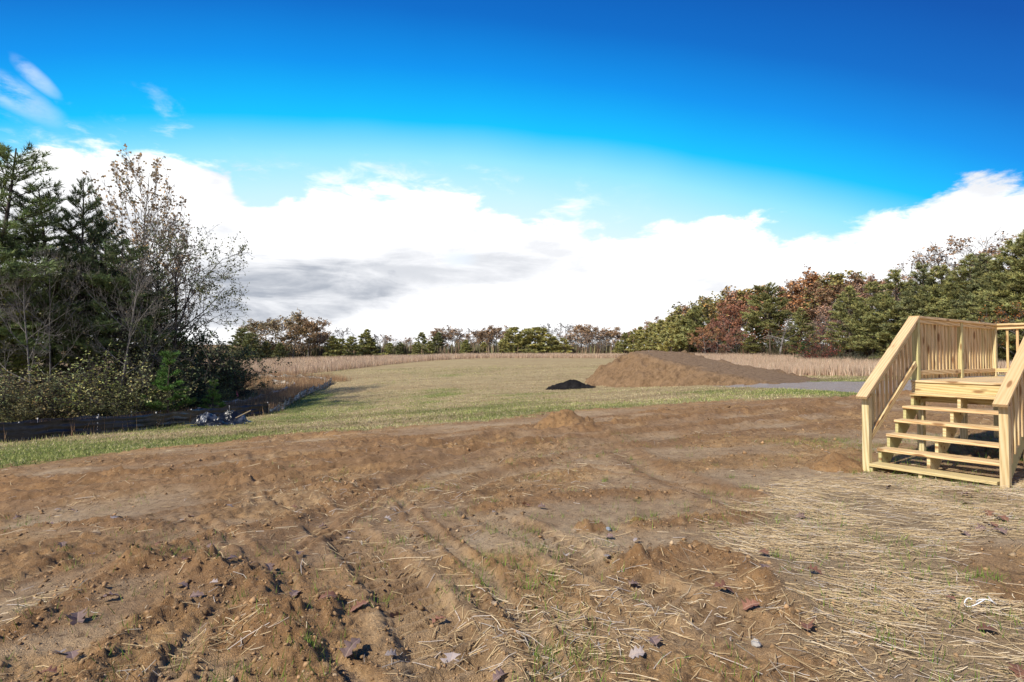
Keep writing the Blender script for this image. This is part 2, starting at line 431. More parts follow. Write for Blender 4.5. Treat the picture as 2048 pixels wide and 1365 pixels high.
def mat_ground():
    m, b = new_mat('earth_and_grass')
    pos = b.node('ShaderNodeNewGeometry').outputs['Position']
    a = b.node('ShaderNodeAttribute', attribute_name='Col')
    a2 = b.node('ShaderNodeAttribute', attribute_name='Col2')
    s = b.node('ShaderNodeSeparateColor'); b.put(s.inputs[0], a.outputs['Color'])
    soil, pale, grav = s.outputs; moist_shade = a.outputs['Alpha']
    s2 = b.node('ShaderNodeSeparateColor'); b.put(s2.inputs[0], a2.outputs['Color'])
    green, strw, red = s2.outputs
    n_big = b.noise(pos, 0.45, 4.0); n_mid = b.noise(pos, 3.2, 6.0, 0.6); n_fine = b.noise(pos, 26, 5.0, 0.65); n_grit = b.noise(pos, 130, 3.0, 0.6)
    # soil
    c = b.ramp(n_mid, [(0.28, (.180, .104, .044)), (0.45, (.345, .205, .090)), (0.6, (.460, .280, .122)), (0.75, (.520, .345, .172))])
    c = b.mix(b.smooth(n_big, 0.42, 0.68, 0, 0.5), c, (.26, .170, .092, 1))
    c = b.mix(b.math('MULTIPLY', pale, b.smooth(n_mid, 0.25, 0.7, 0.35, 0.9)), c, b.mix(n_fine, (.38, .280, .172, 1), (.56, .445, .305, 1)))
    c = b.mix(b.math('MULTIPLY', moist_shade, 0.75), c, b.mix(n_mid, (.125, .066, .029, 1), (.34, .175, .068, 1)))
    c = b.mix(b.math('MULTIPLY', red, 0.8), c, (.20, .062, .026, 1))
    c = b.mix(b.smooth(n_fine, 0.60, 0.78, 0, 0.45), c, (.47, .35, .22, 1))
    c = b.mix(b.smooth(n_fine, 0.42, 0.25, 0, 0.45), c, (.140, .084, .046, 1))
    c = b.mix(b.math('MULTIPLY', strw, 0.75), c, b.mix(n_fine, (.23, .155, .085, 1), (.43, .34, .21, 1)))
    crumb = b.noise(pos, 11.0, 6.0, 0.75, 0.3)
    c = b.mix(b.smooth(crumb, 0.47, 0.36, 0, 0.75), c, (.105, .060, .028, 1))
    c = b.mix(b.smooth(crumb, 0.56, 0.68, 0, 0.55), c, (.54, .385, .22, 1))
    speck = b.node('ShaderNodeTexVoronoi'); b.put(speck.inputs['Vector'], pos); speck.inputs['Scale'].default_value = 38.0
    sr = b.node('ShaderNodeSeparateColor'); b.put(sr.inputs[0], speck.outputs['Color'])
    c = b.mix(b.math('MULTIPLY', b.smooth(sr.outputs[0], 0.70, 0.95, 0, 0.55), b.smooth(speck.outputs['Distance'], 0.6, 0.2)), c, b.mix(sr.outputs[1], (.11, .062, .03, 1), (.46, .33, .19, 1)))
    soilc = b.mix(b.smooth(n_grit, 0.35, 0.7, 0.0, 0.3), c, b.mix(0.5, c, (.50, .40, .27, 1)))
    # mown grass: straw coloured thatch, green in places, thin spots of earth
    stretch = b.mapping(pos, scale=(0.35, 1.5, 1), rot=(0, 0, 0.25))
    rows = b.noise(stretch, 1.6, 5.0, 0.6)
    tan = b.ramp(b.noise(pos, 9, 5.0, 0.7), [(0.25, (.23, .165, .080)), (0.5, (.38, .30, .155)), (0.75, (.52, .43, .25))])
    tan = b.mix(b.smooth(rows, 0.46, 0.66, 0, 0.75), tan, (.235, .165, .085, 1))
    wide = b.noise(b.mapping(pos, scale=(0.05, 0.42, 1), rot=(0, 0, 0.12)), 1.0, 4.0, 0.6)
    tan = b.mix(b.smooth(wide, 0.48, 0.62, 0, 0.5), tan, (.30, .215, .115, 1))
    grn = b.ramp(b.noise(pos, 11, 4.0, 0.7), [(0.25, (.075, .105, .022)), (0.55, (.17, .205, .050)), (0.8, (.28, .30, .10))])
    gmix = b.smooth(b.math('ADD', b.math('MULTIPLY', green, 0.9), b.math('MULTIPLY', b.math('SUBTRACT', n_mid, 0.5), 1.0)), 0.25, 0.75)
    grass = b.mix(gmix, tan, grn)
    grass = b.mix(b.smooth(b.noise(pos, 1.9, 5.0, 0.7), 0.60, 0.72, 0, 0.6), grass, (.20, .125, .06, 1))
    gcol = b.ramp(b.noise(pos, 14, 4.0, 0.75), [(0.3, (.19, .165, .15)), (0.5, (.30, .265, .24)), (0.75, (.42, .38, .35))])
    gcol = b.mix(b.smooth(n_mid, 0.5, 0.7, 0, 0.6), gcol, (.27, .19, .12, 1))
    out = b.mix(soil, grass, soilc)
    out = b.mix(grav, out, gcol)
    vor = []
    for sc in (22.0, 55.0):
        v = b.node('ShaderNodeTexVoronoi'); b.put(v.inputs['Vector'], b.vmath('ADD', pos, b.vmath('SCALE', b.noise(pos, 9.0, 3.0, 0.6, 0.0, 1), None))); v.inputs['Scale'].default_value = sc; vor.append(v.outputs['Distance'])
    hb = b.math('ADD', b.math('MULTIPLY', n_fine, 1.0), b.math('MULTIPLY', n_grit, 0.45))
    hb = b.math('SUBTRACT', hb, b.math('MULTIPLY', vor[0], 0.6)); hb = b.math('SUBTRACT', hb, b.math('MULTIPLY', vor[1], 0.45))
    hb = b.math('ADD', hb, b.math('MULTIPLY', n_mid, 0.8))
    rg = b.math('SUBTRACT', 0.97, b.math('MULTIPLY', moist_shade, 0.15))
    return finish(b, m, out, rg, hb, 0.80, 0.021, 0.15)

def mat_wood(name, ca, cb, cc, green=0.0):
    m, b = new_mat(name)
    tc = b.node('ShaderNodeTexCoord').outputs['Object']
    oi = b.node('ShaderNodeObjectInfo')
    off = b.vmath('SCALE', oi.outputs['Random'], None)
    n = b.node('ShaderNodeCombineXYZ'); r10 = b.math('MULTIPLY', oi.outputs['Random'], 37.0)
    for i in range(3): b.put(n.inputs[i], r10)
    v = b.vmath('ADD', tc, n.outputs[0])
    warp = b.noise(b.mapping(v, scale=(1.2, 6, 6)), 1.0, 2.0)
    gr = b.mapping(v, scale=(1.1, 16, 16))
    g1 = b.noise(gr, 2.2, 5.0, 0.6, 1.2)
    g2 = b.noise(b.mapping(v, scale=(3, 90, 90)), 2.0, 3.0, 0.6)
    # growth rings seen as cathedral bands
    wv = b.node('ShaderNodeTexWave', wave_type='BANDS', bands_direction='DIAGONAL'); b.put(wv.inputs['Vector'], b.mapping(v, scale=(0.7, 14, 11)))
    wv.inputs['Scale'].default_value = 1.3; wv.inputs['Distortion'].default_value = 5.5; wv.inputs['Detail'].default_value = 2.0; wv.inputs['Detail Scale'].default_value = 0.7
    t = b.math('ADD', b.math('MULTIPLY', g1, 0.55), b.math('MULTIPLY', wv.outputs['Fac'], 0.35))
    t = b.math('ADD', t, b.math('MULTIPLY', b.math('SUBTRACT', g2, 0.5), 0.30))
    c = b.ramp(t, [(0.22, ca), (0.45, cb), (0.72, cc)])
    # board to board differences
    c = b.mix(b.smooth(oi.outputs['Random'], 0.55, 1.0, 0, 0.6), c, (.60, .36, .175, 1))
    r2 = b.math('FRACT', b.math('MULTIPLY', oi.outputs['Random'], 7.13))
    c = b.mix(b.smooth(r2, 0.45, 1.0, 0, 0.35 + green), c, (.42, .42, .17, 1))
    # knots
    vo = b.node('ShaderNodeTexVoronoi'); b.put(vo.inputs['Vector'], b.mapping(v, scale=(2.6, 8.5, 8.5))); vo.inputs['Scale'].default_value = 1.0
    c = b.mix(b.smooth(vo.outputs['Distance'], 0.26, 0.12, 0, 0.85), c, (.22, .105, .04, 1))
    c = b.mix(b.smooth(b.noise(v, 2.2, 4.0, 0.65), 0.52, 0.75, 0, 0.25), c, (.36, .28, .19, 1))
    hb = b.math('ADD', g2, b.math('MULTIPLY', g1, 0.6))
    return finish(b, m, c, 0.72, hb, 0.35, 0.002, 0.25)

def mat_vcol(name, rough=0.85, trans=0.0, tint=False, spec=0.2, noise_amt=0.0):
    """colour per piece (attribute Col), optionally times the object's colour"""
    m, b = new_mat(name)
    a = b.node('ShaderNodeAttribute', attribute_name='Col').outputs['Color']
    c = a
    if tint:
        oi = b.node('ShaderNodeObjectInfo')
        c = b.mix(1.0, c, oi.outputs['Color'], 'MULTIPLY')
    if noise_amt:
        tc = b.node('ShaderNodeTexCoord').outputs['Object']
        c = b.mix(b.smooth(b.noise(tc, 0.8, 3.0), 0.35, 0.65, 0, noise_amt), c, b.mix(1.0, c, (.5, .55, .6, 1), 'MULTIPLY'))
    p = b.node('ShaderNodeBsdfPrincipled'); b.put(p.inputs['Base Color'], c); p.inputs['Roughness'].default_value = rough
    p.inputs['Specular IOR Level'].default_value = spec
    sh = p.outputs[0]
    if trans:
        t = b.node('ShaderNodeBsdfTranslucent'); b.put(t.inputs[0], c)
        mx = b.node('ShaderNodeMixShader'); mx.inputs[0].default_value = trans
        b.t.links.new(sh, mx.inputs[1]); b.t.links.new(t.outputs[0], mx.inputs[2]); sh = mx.outputs[0]
    o = b.node('ShaderNodeOutputMaterial'); b.t.links.new(sh, o.inputs[0])
    return m

def mat_bark(name, c0, c1, tint=False):
    m, b = new_mat(name)
    tc = b.node('ShaderNodeTexCoord').outputs['Object']
    n1 = b.noise(b.mapping(tc, scale=(1, 1, 0.22)), 16, 5.0, 0.7)
    n2 = b.noise(tc, 1.3, 3.0)
    c = b.ramp(n1, [(0.3, c0), (0.7, c1)])
    c = b.mix(b.smooth(n2, 0.45, 0.7, 0, 0.4), c, tuple(0.55 * v for v in c1) + (1,))
    return finish(b, m, c, 0.95, n1, 0.6, 0.02, 0.1)

def mat_dirt(name, c0, c1, c2, bd=0.05, streak=False):
    m, b = new_mat(name)
    pos = b.node('ShaderNodeNewGeometry').outputs['Position']
    n1 = b.noise(pos, 1.3, 6.0, 0.65); n2 = b.noise(pos, 7, 5.0, 0.7)
    c = b.ramp(b.math('ADD', b.math('MULTIPLY', n1, 0.6), b.math('MULTIPLY', n2, 0.4)), [(0.3, c0), (0.5, c1), (0.7, c2)])
    return finish(b, m, c, 0.95, b.math('ADD', n2, b.math('MULTIPLY', n1, 0.7)), 0.9, bd, 0.1)

def mat_mound():
    m, b = new_mat('mound_earth')
    pos = b.node('ShaderNodeNewGeometry').outputs['Position']
    a = b.node('ShaderNodeAttribute', attribute_name='Col').outputs['Color']
    s = b.node('ShaderNodeSeparateColor'); b.put(s.inputs[0], a)
    n1 = b.noise(pos, 1.1, 6.0, 0.65); n2 = b.noise(pos, 6, 5.0, 0.7); n3 = b.noise(b.mapping(pos, scale=(1, 1, 0.4)), 2.4, 4, 0.6)
    face = b.ramp(b.math('ADD', b.math('MULTIPLY', n1, 0.5), b.math('MULTIPLY', n2, 0.5)), [(0.3, (.150, .095, .050)), (0.5, (.240, .155, .086)), (0.72, (.325, .218, .128))])
    face = b.mix(b.smooth(n3, 0.55, 0.75, 0, 0.3), face, (.27, .155, .075, 1))
    topc = b.ramp(n2, [(0.3, (.195, .132, .080)), (0.6, (.265, .185, .116)), (0.8, (.325, .238, .156))])
    c = b.mix(s.outputs[0], face, topc)
    c = b.mix(b.math('MULTIPLY', s.outputs[1], 0.4), c, (.15, .095, .058, 1))
    c = b.mix(b.smooth(b.noise(pos, 3.2, 6.0, 0.75), 0.50, 0.36, 0, 0.55), c, (.085, .052, .028, 1))
    return finish(b, m, c, 0.95, b.math('ADD', n2, n1), 1.0, 0.16, 0.1)

def mat_fabric(name, c0, c1, rough, tintvar=False):
    m, b = new_mat(name)
    tc = b.node('ShaderNodeTexCoord').outputs['Object']
    a = b.node('ShaderNodeAttribute', attribute_name='Col').outputs['Color']
    n = b.noise(tc, 3.0, 5.0, 0.6)
    c = b.mix(b.smooth(n, 0.3, 0.7), (*c0, 1), (*c1, 1))
    c = b.mix(1.0, c, a, 'MULTIPLY')
    w = b.noise(b.mapping(tc, scale=(1, 1, 10)), 2.5, 4.0, 0.6)
    return finish(b, m, c, rough, w, 0.6, 0.02, 0.45)

def mat_plain(name, c, rough=0.6, spec=0.4, var=0.15):
    m, b = new_mat(name)
    tc = b.node('ShaderNodeTexCoord').outputs['Object']
    n = b.noise(tc, 14, 4.0, 0.6)
    cc = b.mix(b.smooth(n, 0.3, 0.7, 0, var), (*c, 1), tuple(v * 0.4 for v in c) + (1,))
    return finish(b, m, cc, rough, n, 0.2, 0.004, spec)

M_GROUND = mat_ground()
M_WOOD = mat_wood('treated_pine', (.44, .27, .115), (.66, .475, .245), (.76, .59, .34))
M_POST = mat_wood('treated_pine_post', (.42, .32, .15), (.62, .51, .27), (.70, .60, .36), 0.30)
M_CAP = mat_wood('treated_pine_cap', (.47, .32, .16), (.64, .48, .27), (.70, .555, .34))
M_LEAF = mat_vcol('foliage', 0.7, 0.22, True, 0.25)
M_NEEDLE = mat_vcol('needles', 0.65, 0.12, True, 0.25)
M_BLADE = mat_vcol('grass_blades', 0.8, 0.2, False, 0.15)
M_STRAW = mat_vcol('straw', 0.75, 0.1, False, 0.25)
M_CLOD = mat_vcol('soil_crumbs', 0.95, 0.0, False, 0.1)
M_BARK_P = mat_bark('pine_bark', (.060, .045, .036), (.165, .125, .105))
M_BARK_G = mat_bark('grey_bark', (.110, .100, .090), (.30, .275, .25))
M_BARK_D = mat_bark('dark_bark', (.035, .030, .027), (.115, .098, .090))
M_MOUND = mat_mound()
M_MULCH = mat_dirt('black_mulch', (.006, .006, .006), (.014, .013, .013), (.035, .033, .032), 0.1)
M_FENCE = mat_fabric('silt_fence_black', (.007, .009, .013), (.020, .026, .038), 0.32)
M_FENCE_G = mat_fabric('silt_fence_weathered', (.13, .124, .118), (.40, .385, .36), 0.5)
M_PLASTIC = mat_fabric('black_plastic_sheet', (.008, .010, .015), (.030, .036, .05), 0.28)
M_STAKE = mat_plain('raw_stake_wood', (.48, .38, .24), 0.8, 0.2, 0.4)
M_STAKE_W = mat_plain('white_stake_top', (.75, .73, .68), 0.8, 0.2, 0.2)
M_PINK = mat_plain('pink_ribbon', (.80, .22, .30), 0.6, 0.3)
M_WIRE = mat_plain('wire', (.30, .30, .30), 0.5, 0.5)
M_WHITE = mat_plain('white_plastic', (.80, .80, .80), 0.4, 0.5, 0.1)
M_STONE = mat_plain('pale_stone', (.48, .45, .40), 0.9, 0.2, 0.5)

# ------------------------------------------------------------------ ground sheets
def build_ground():
    half = R(52)
    ang = np.concatenate([np.linspace(-half, half, 600), np.linspace(half, 2 * math.pi - half, 62)[1:-1]])
    rad = np.concatenate([[0.02, 0.4, 0.8], np.exp(np.linspace(math.log(1.15), math.log(58), 600)), np.exp(np.linspace(math.log(58), math.log(4000), 110))[1:]])
    A, RR = np.meshgrid(ang, rad)
    x = (RR * np.sin(A)).ravel(); y = (RR * np.cos(A)).ravel()
    z, soil, pale, grav, moist_shade, strw = ground_parts(x, y)
    na = len(ang); nr = len(rad)
    i = np.arange(nr - 1)[:, None] * na; j = np.arange(na)[None, :]; j2 = (j + 1) % na
    q = np.stack([i + j, i + na + j, i + na + j2, i + j2], -1).reshape(-1, 4)[:, ::-1]
    rr = np.hypot(x, y)
    edge = sdpoly(x, y, SOIL)
    green = np.clip(0.12 + 0.36 * sstep(-edge, 16, 1.5) + 0.5 * sstep(x, -4, -22) * sstep(y, 68, 40) + (fbm(x, y, 0.16, 3, 90) - 0.5) * 1.5, 0, 1) * sstep(rr, 125, 60)
    red = np.zeros_like(x)
    for (px, py, r0) in ((1985, 985, 0.6), (2048, 990, 0.6)):
        cx, cy = hit(px, py); red = np.maximum(red, sstep(np.hypot(x - cx, (y - cy) * 1.6) + (fbm(x, y, 3, 3, 4) - .5) * .5, r0, r0 * 0.4))
    c1 = np.stack([soil, pale, grav, moist_shade], 1).astype(np.float32); c2 = np.stack([green, strw, red, np.ones_like(x)], 1).astype(np.float32)
    V = np.stack([x, y, z], 1)
    fs = soil[q].mean(1) > 0.5; fg = grav[q].mean(1) > 0.5
    for name, sel in (('soil_yard', fs & ~fg), ('gravel_drive', fg), ('field', ~fs & ~fg)):
        qq = q[sel]; ids, inv = np.unique(qq, return_inverse=True)
        me = mesh_np(name, V[ids], inv.reshape(-1, 4), [M_GROUND], c1[ids], True)
        a = me.color_attributes.new('Col2', 'FLOAT_COLOR', 'POINT'); a.data.foreach_set('color', c2[ids].ravel())
        tag(link(name, me), kind='structure')
build_ground()

def build_heap(px, py, r0, hgt, label, seed):
    cx, cy = hit(px, py); n = 61; u = np.linspace(-1.5, 1.5, n) * r0; U, V = np.meshgrid(u, u); x = cx + U.ravel(); y = cy + V.ravel()
    d = np.hypot(U.ravel(), V.ravel()) * (0.75 + 0.5 * fbm(x, y, 1.6 / r0, 3, seed))
    q = np.clip(1 - d / r0, 0, 1)
    g = ground_parts(x, y)
    lump = np.abs(2 * vnoise(x * 6 / r0 * .85, y * 6 / r0 * .85, seed + 3) - 1) * 0.6 + np.abs(2 * vnoise(x * 14, y * 14, seed + 4) - 1) * 0.3
    z = g[0] - 0.02 + hgt * q ** 0.95 + sstep(q, 0, .15) * (lump * 0.22 * hgt + 0.02) + (fbm(x, y, 16, 3, seed + 9) - .5) * .05 * sstep(q, 0, .2)
    c1 = np.stack([np.ones_like(x), 0 * x, 0 * x, 0.35 + 0.6 * fbm(x, y, 3, 3, seed + 1)], 1).astype(np.float32)
    i = np.arange(n - 1)[:, None] * n; j = np.arange(n - 1)[None, :]; f = np.stack([i + j, i + j + 1, i + n + j + 1, i + n + j], -1).reshape(-1, 4)
    f = f[(q[f] > 0).any(1)]; ids, inv = np.unique(f, return_inverse=True)
    me = mesh_np('dirt_heap', np.stack([x, y, z], 1)[ids], inv.reshape(-1, 4), [M_GROUND], c1[ids], True)
    a = me.color_attributes.new('Col2', 'FLOAT_COLOR', 'POINT'); a.data.foreach_set('color', np.zeros(len(ids) * 4, dtype=np.float32))
    tag(link('dirt_heap', me), label, 'dirt heap')
build_heap(1124, 857, 0.92, 0.46, 'small pointed heap of brown soil at the far side of the yard', 401)
build_heap(1672, 934, 0.40, 0.20, 'low heap of orange soil against the left foot of the stairs', 411)

def build_hills():
    xs = np.linspace(-900, 900, 220); ys = np.linspace(560, 1300, 40)
    X, Y = np.meshgrid(xs, ys); x = X.ravel(); y = Y.ravel()
    prof = sstep(y, 560, 800) * (9 + 9 * sstep(x, -60, -330) + 5 * fbm(x, y * 0, 0.006, 3, 3) + 3 * sstep(x, 0, 400))
    z = -4 + prof + (fbm(x, y, 0.06, 3, 8) - 0.5) * 5 * sstep(y, 560, 640)
    n = len(xs); i = np.arange(len(ys) - 1)[:, None] * n; j = np.arange(n - 1)[None, :]
    q = np.stack([i + j, i + j + 1, i + n + j + 1, i + n + j], -1).reshape(-1, 4)
    m, b = new_mat('far_autumn_woods')
    pos = b.node('ShaderNodeNewGeometry').outputs['Position']
    n1 = b.noise(pos, 0.09, 6.0, 0.75)
    c = b.ramp(n1, [(0.3, (.09, .095, .05)), (0.45, (.24, .17, .10)), (0.6, (.36, .22, .13)), (0.75, (.30, .24, .12))])
    finish(b, m, c, 1.0, n1, 1.0, 3.0, 0.0)
    tag(link('hills', mesh_np('hills', np.stack([x, y, z], 1), q, [m], smooth=True)), kind='structure')
build_hills()

# ------------------------------------------------------------------ wooden stairs and deck
_boards = {}
def board_mesh(L, w, t, mat, ch=0.004):
    key = (round(L, 4), round(w, 4), round(t, 4), mat.name)
    if key in _boards: return _boards[key]
    a, c = w / 2, t / 2
    sec = [(-a + ch, -c), (a - ch, -c), (a, -c + ch), (a, c - ch), (a - ch, c), (-a + ch, c), (-a, c - ch), (-a, -c + ch)]
    v = [(-L / 2, *p) for p in sec] + [(L / 2, *p) for p in sec]
    f = [tuple(range(7, -1, -1)), tuple(range(8, 16))] + [(k, (k + 1) % 8, 8 + (k + 1) % 8, 8 + k) for k in range(8)]
    me = bpy.data.meshes.new('board'); me.from_pydata(v, [], f); me.materials.append(mat); me.update()
    _boards[key] = me
    return me

def board(name, p0, p1, w, t, parent, mat=None, side=(0, 0, 1)):
    """board from p0 to p1; w measured across along `side`-perpendicular axis, t along `side`"""
    p0 = Vector(p0); p1 = Vector(p1); X = (p1 - p0); L = X.length; X.normalize()
    Z = Vector(side); Z = (Z - X * Z.dot(X)).normalized(); Y = Z.cross(X)
    o = link(name, board_mesh(L, w, t, mat or M_WOOD), parent)
    M = Matrix((X, Y, Z)).transposed().to_4x4(); M.translation = (p0 + p1) / 2
    o.matrix_local = M
    return o

def build_stairs():
    rise, run, g0 = 0.184, 0.2694, -0.0967
    ang = R(55.636)
    d = Vector((math.sin(ang), math.cos(ang))); r = Vector((math.cos(ang), -math.sin(ang)))
    root = empty('wooden_stairs', (4.8774, 7.8177, 0.0), math.atan2(r.y, r.x))
    tag(root, 'new unpainted pine stairs and railed deck standing on the yard', 'stairs')
    W = 1.40; D = g0 + 7 * rise; v6 = 6 * run            # local axes: x across, y up the run, z up
    # treads: two steps thick lumber with a nosing
    for k in range(6):
        zt = g0 + (k + 1) * rise - 0.019; y0 = k * run
        board('tread', (-0.004 * (k % 2), y0 + 0.14, zt), (W - 0.015, y0 + 0.14, zt), 0.280, 0.038, root, M_WOOD)
    # stringers: cut saw-tooth boards
    def stringer(x0, x1):
        pts = [(0.03, -0.12)]
        for k in range(6):
            zt = g0 + (k + 1) * rise - 0.0385
            pts += [(k * run + 0.03, zt), ((k + 1) * run + 0.03, zt)]
        pts += [(v6 + 0.03, D - 0.30), (v6 - 0.02, D - 0.42), (0.30, -0.12)]
        # the block is split in convex slices so that each tooth is real
        v = [(x0, *p) for p in pts] + [(x1, *p) for p in pts]; n = len(pts)
        f = [tuple(range(n)), tuple(range(2 * n - 1, n - 1, -1))] + [((k + 1) % n, k, n + k, n + (k + 1) % n) for k in range(n)]
        me = bpy.data.meshes.new('stringer'); me.from_pydata(v, [], f); me.materials.append(M_POST); me.update()
        link('stringer', me, root)
    stringer(0.0, 0.038); stringer(W / 2 - 0.12, W / 2 - 0.082); stringer(W - 0.06, W - 0.022)
    PH = 1.012
    slope = rise / run; ca = math.cos(math.atan(slope))
    Rr = 0.9914; capt = 0.038
    # newel posts at the foot
    for x in (-0.047, W + 0.047):
        board('newel_post', (x, 0.075, -0.15), (x, 0.075, PH - 0.035), 0.089, 0.089, root, M_POST, (1, 0, 0))
    ytop = v6 + 0.06
    zc = lambda y: (PH + 0.01) + (D + Rr - PH - 0.01 - 0.02) * (y + 0.02) / (ytop + 0.02)
    for sgn, x in ((-1, -0.047), (1, W + 0.047)):
        # sloped cap
        board('handrail_cap', (x, -0.075, zc(-0.075)), (x, ytop - 0.02, zc(ytop - 0.02)), 0.140, capt, root, M_CAP, (0, 0, 1))
        sl = (zc(1) - zc(0))
        xin = x - sgn * 0.0195
        # 2x4 rail under the cap and sloped bottom rail, on edge, between the posts
        board('top_rail', (xin, 0.125, zc(0.125) - 0.078), (xin, ytop - 0.05, zc(ytop - 0.05) - 0.078), 0.089, 0.038, root, M_WOOD, (1, 0, 0))
        zb = lambda y: zc(y) - 0.685
        board('bottom_rail', (xin, 0.125, zb(0.125)), (xin, ytop - 0.05, zb(ytop - 0.05)), 0.089, 0.038, root, M_WOOD, (1, 0, 0))
        nb = 11; drop = 0.06 if sgn < 0 else 0.17
        for k in range(nb):
            y = 0.185 + k * (ytop - 0.30) / (nb - 1)
            board('baluster', (x + sgn * 0.019, y, zb(y) - drop), (x + sgn * 0.019, y, zc(y) - 0.045), 0.042, 0.036, root, M_WOOD, (1, 0, 0))
    # deck
    dd = 3.62; Wd = 2.5; xl = -0.09
    nbd = 26
    for k in range(nbd):
        y = v6 + 0.005 + 0.07 + k * 0.1445
        if y > v6 + dd - 0.03: break
        board('deck_board', (xl + 0.004 * (k % 3), y, D - 0.0175), (xl + Wd, y, D - 0.0175), 0.139, 0.035, root, M_CAP)
    board('rim_joist', (xl + 0.04, v6 + 0.045, D - 0.036 - 0.143), (xl + Wd, v6 + 0.045, D - 0.036 - 0.143), 0.038, 0.286, root, M_WOOD)
    board('rim_joist', (xl + 0.02, v6 + 0.03, D - 0.155), (xl + 0.02, v6 + dd, D - 0.155), 0.038, 0.235, root, M_WOOD)
    board('rim_joist', (xl + 0.04, v6 + dd - 0.02, D - 0.155), (xl + Wd, v6 + dd - 0.02, D - 0.155), 0.038, 0.235, root, M_WOOD)
    for k in range(1, 6):
        x = xl + k * 0.42
        board('joist', (x, v6 + 0.07, D - 0.155), (x, v6 + dd - 0.045, D - 0.155), 0.038, 0.23, root, M_WOOD)
    # support posts below the deck
    for (x, y) in ((xl + 0.09, v6 + 0.13), (1.25, v6 + 0.13), (xl + 0.09, v6 + 1.85), (1.25, v6 + 1.85), (xl + 0.09, v6 + dd - 0.1), (1.25, v6 + dd - 0.1), (2.35, v6 + 0.13), (2.35, v6 + dd - 0.1)):
        board('deck_post', (x, y, -0.25), (x, y, D - 0.275), 0.089, 0.089, root, M_POST, (1, 0, 0))
    # left deck railing: posts, cap, bottom rail, closely set balusters outside
    yA, yB, yC = v6 + 0.095, v6 + 0.06 + dd / 2, v6 + dd - 0.05
    xr = -0.047
    for y in (yA, yB, yC):
        board('rail_post', (xr, y, D + 0.002), (xr, y, D + Rr - 0.040), 0.089, 0.089, root, M_POST, (1, 0, 0))
    for y0, y1 in ((yA - 0.055, yB - 0.001), (yB + 0.001, yC + 0.045)):
        board('rail_cap', (xr, y0, D + Rr - 0.020), (xr, y1, D + Rr - 0.020), 0.140, capt, root, M_CAP)
    for y0, y1 in ((yA + 0.046, yB - 0.046), (yB + 0.046, yC - 0.046)):
        board('bottom_rail', (xr + 0.015, y0, D + 0.115), (xr + 0.015, y1, D + 0.115), 0.038, 0.07, root, M_WOOD)
        board('top_rail', (xr + 0.015, y0, D + Rr - 0.075), (xr + 0.015, y1, D + Rr - 0.075), 0.038, 0.066, root, M_WOOD)
        n = 12
        for k in range(n):
            y = y0 + 0.06 + k * (y1 - y0 - 0.12) / (n - 1)
            board('baluster', (xr - 0.026, y, D + 0.012), (xr - 0.026, y, D + Rr - 0.045), 0.052, 0.042, root, M_WOOD, (1, 0, 0))
    # back railing
    yb = yC
    board('rail_cap', (xr + 0.072, yb, D + Rr - 0.020), (xl + Wd, yb, D + Rr - 0.020), 0.140, capt, root, M_WOOD)
    board('bottom_rail', (xr + 0.046, yb - 0.015, D + 0.115), (xl + Wd - 0.1, yb - 0.015, D + 0.115), 0.070, 0.038, root, M_WOOD, (0, 1, 0))
    board('top_rail', (xr + 0.046, yb - 0.015, D + Rr - 0.075), (xl + Wd - 0.1, yb - 0.015, D + Rr - 0.075), 0.066, 0.038, root, M_WOOD, (0, 1, 0))
    board('rail_post', (xl + Wd - 0.05, yb, D + 0.002), (xl + Wd - 0.05, yb, D + Rr - 0.040), 0.089, 0.089, root, M_POST, (1, 0, 0))
    for k in range(15):
        x = xr + 0.20 + k * 0.145
        board('baluster', (x, yb + 0.023, D + 0.012), (x, yb + 0.023, D + Rr - 0.045), 0.036, 0.036, root, M_WOOD, (1, 0, 0))
    # right deck railing beside the stair head
    xq = W + 0.047
    board('rail_post', (xq, yA, D + 0.002), (xq, yA, D + Rr - 0.040), 0.089, 0.089, root, M_POST, (1, 0, 0))
    board('rail_cap', (xq - 0.07, yA, D + Rr - 0.020), (xl + Wd, yA, D + Rr - 0.020), 0.140, capt, root, M_CAP)
    board('bottom_rail', (xq + 0.046, yA - 0.015, D + 0.115), (xl + Wd - 0.02, yA - 0.015, D + 0.115), 0.070, 0.038, root, M_WOOD, (0, 1, 0))
    for k in range(6):
        x = xq + 0.14 + k * 0.14
        board('baluster', (x, yA - 0.053, D + 0.012), (x, yA - 0.053, D + Rr - 0.045), 0.036, 0.036, root, M_WOOD, (1, 0, 0))
build_stairs()

# ------------------------------------------------------------------ heaps
def grid_faces(nu, nv):
    i = np.arange(nv - 1)[:, None] * nu; j = np.arange(nu - 1)[None, :]
    return np.stack([i + j, i + j + 1, i + nu + j + 1, i + nu + j], -1).reshape(-1, 4)

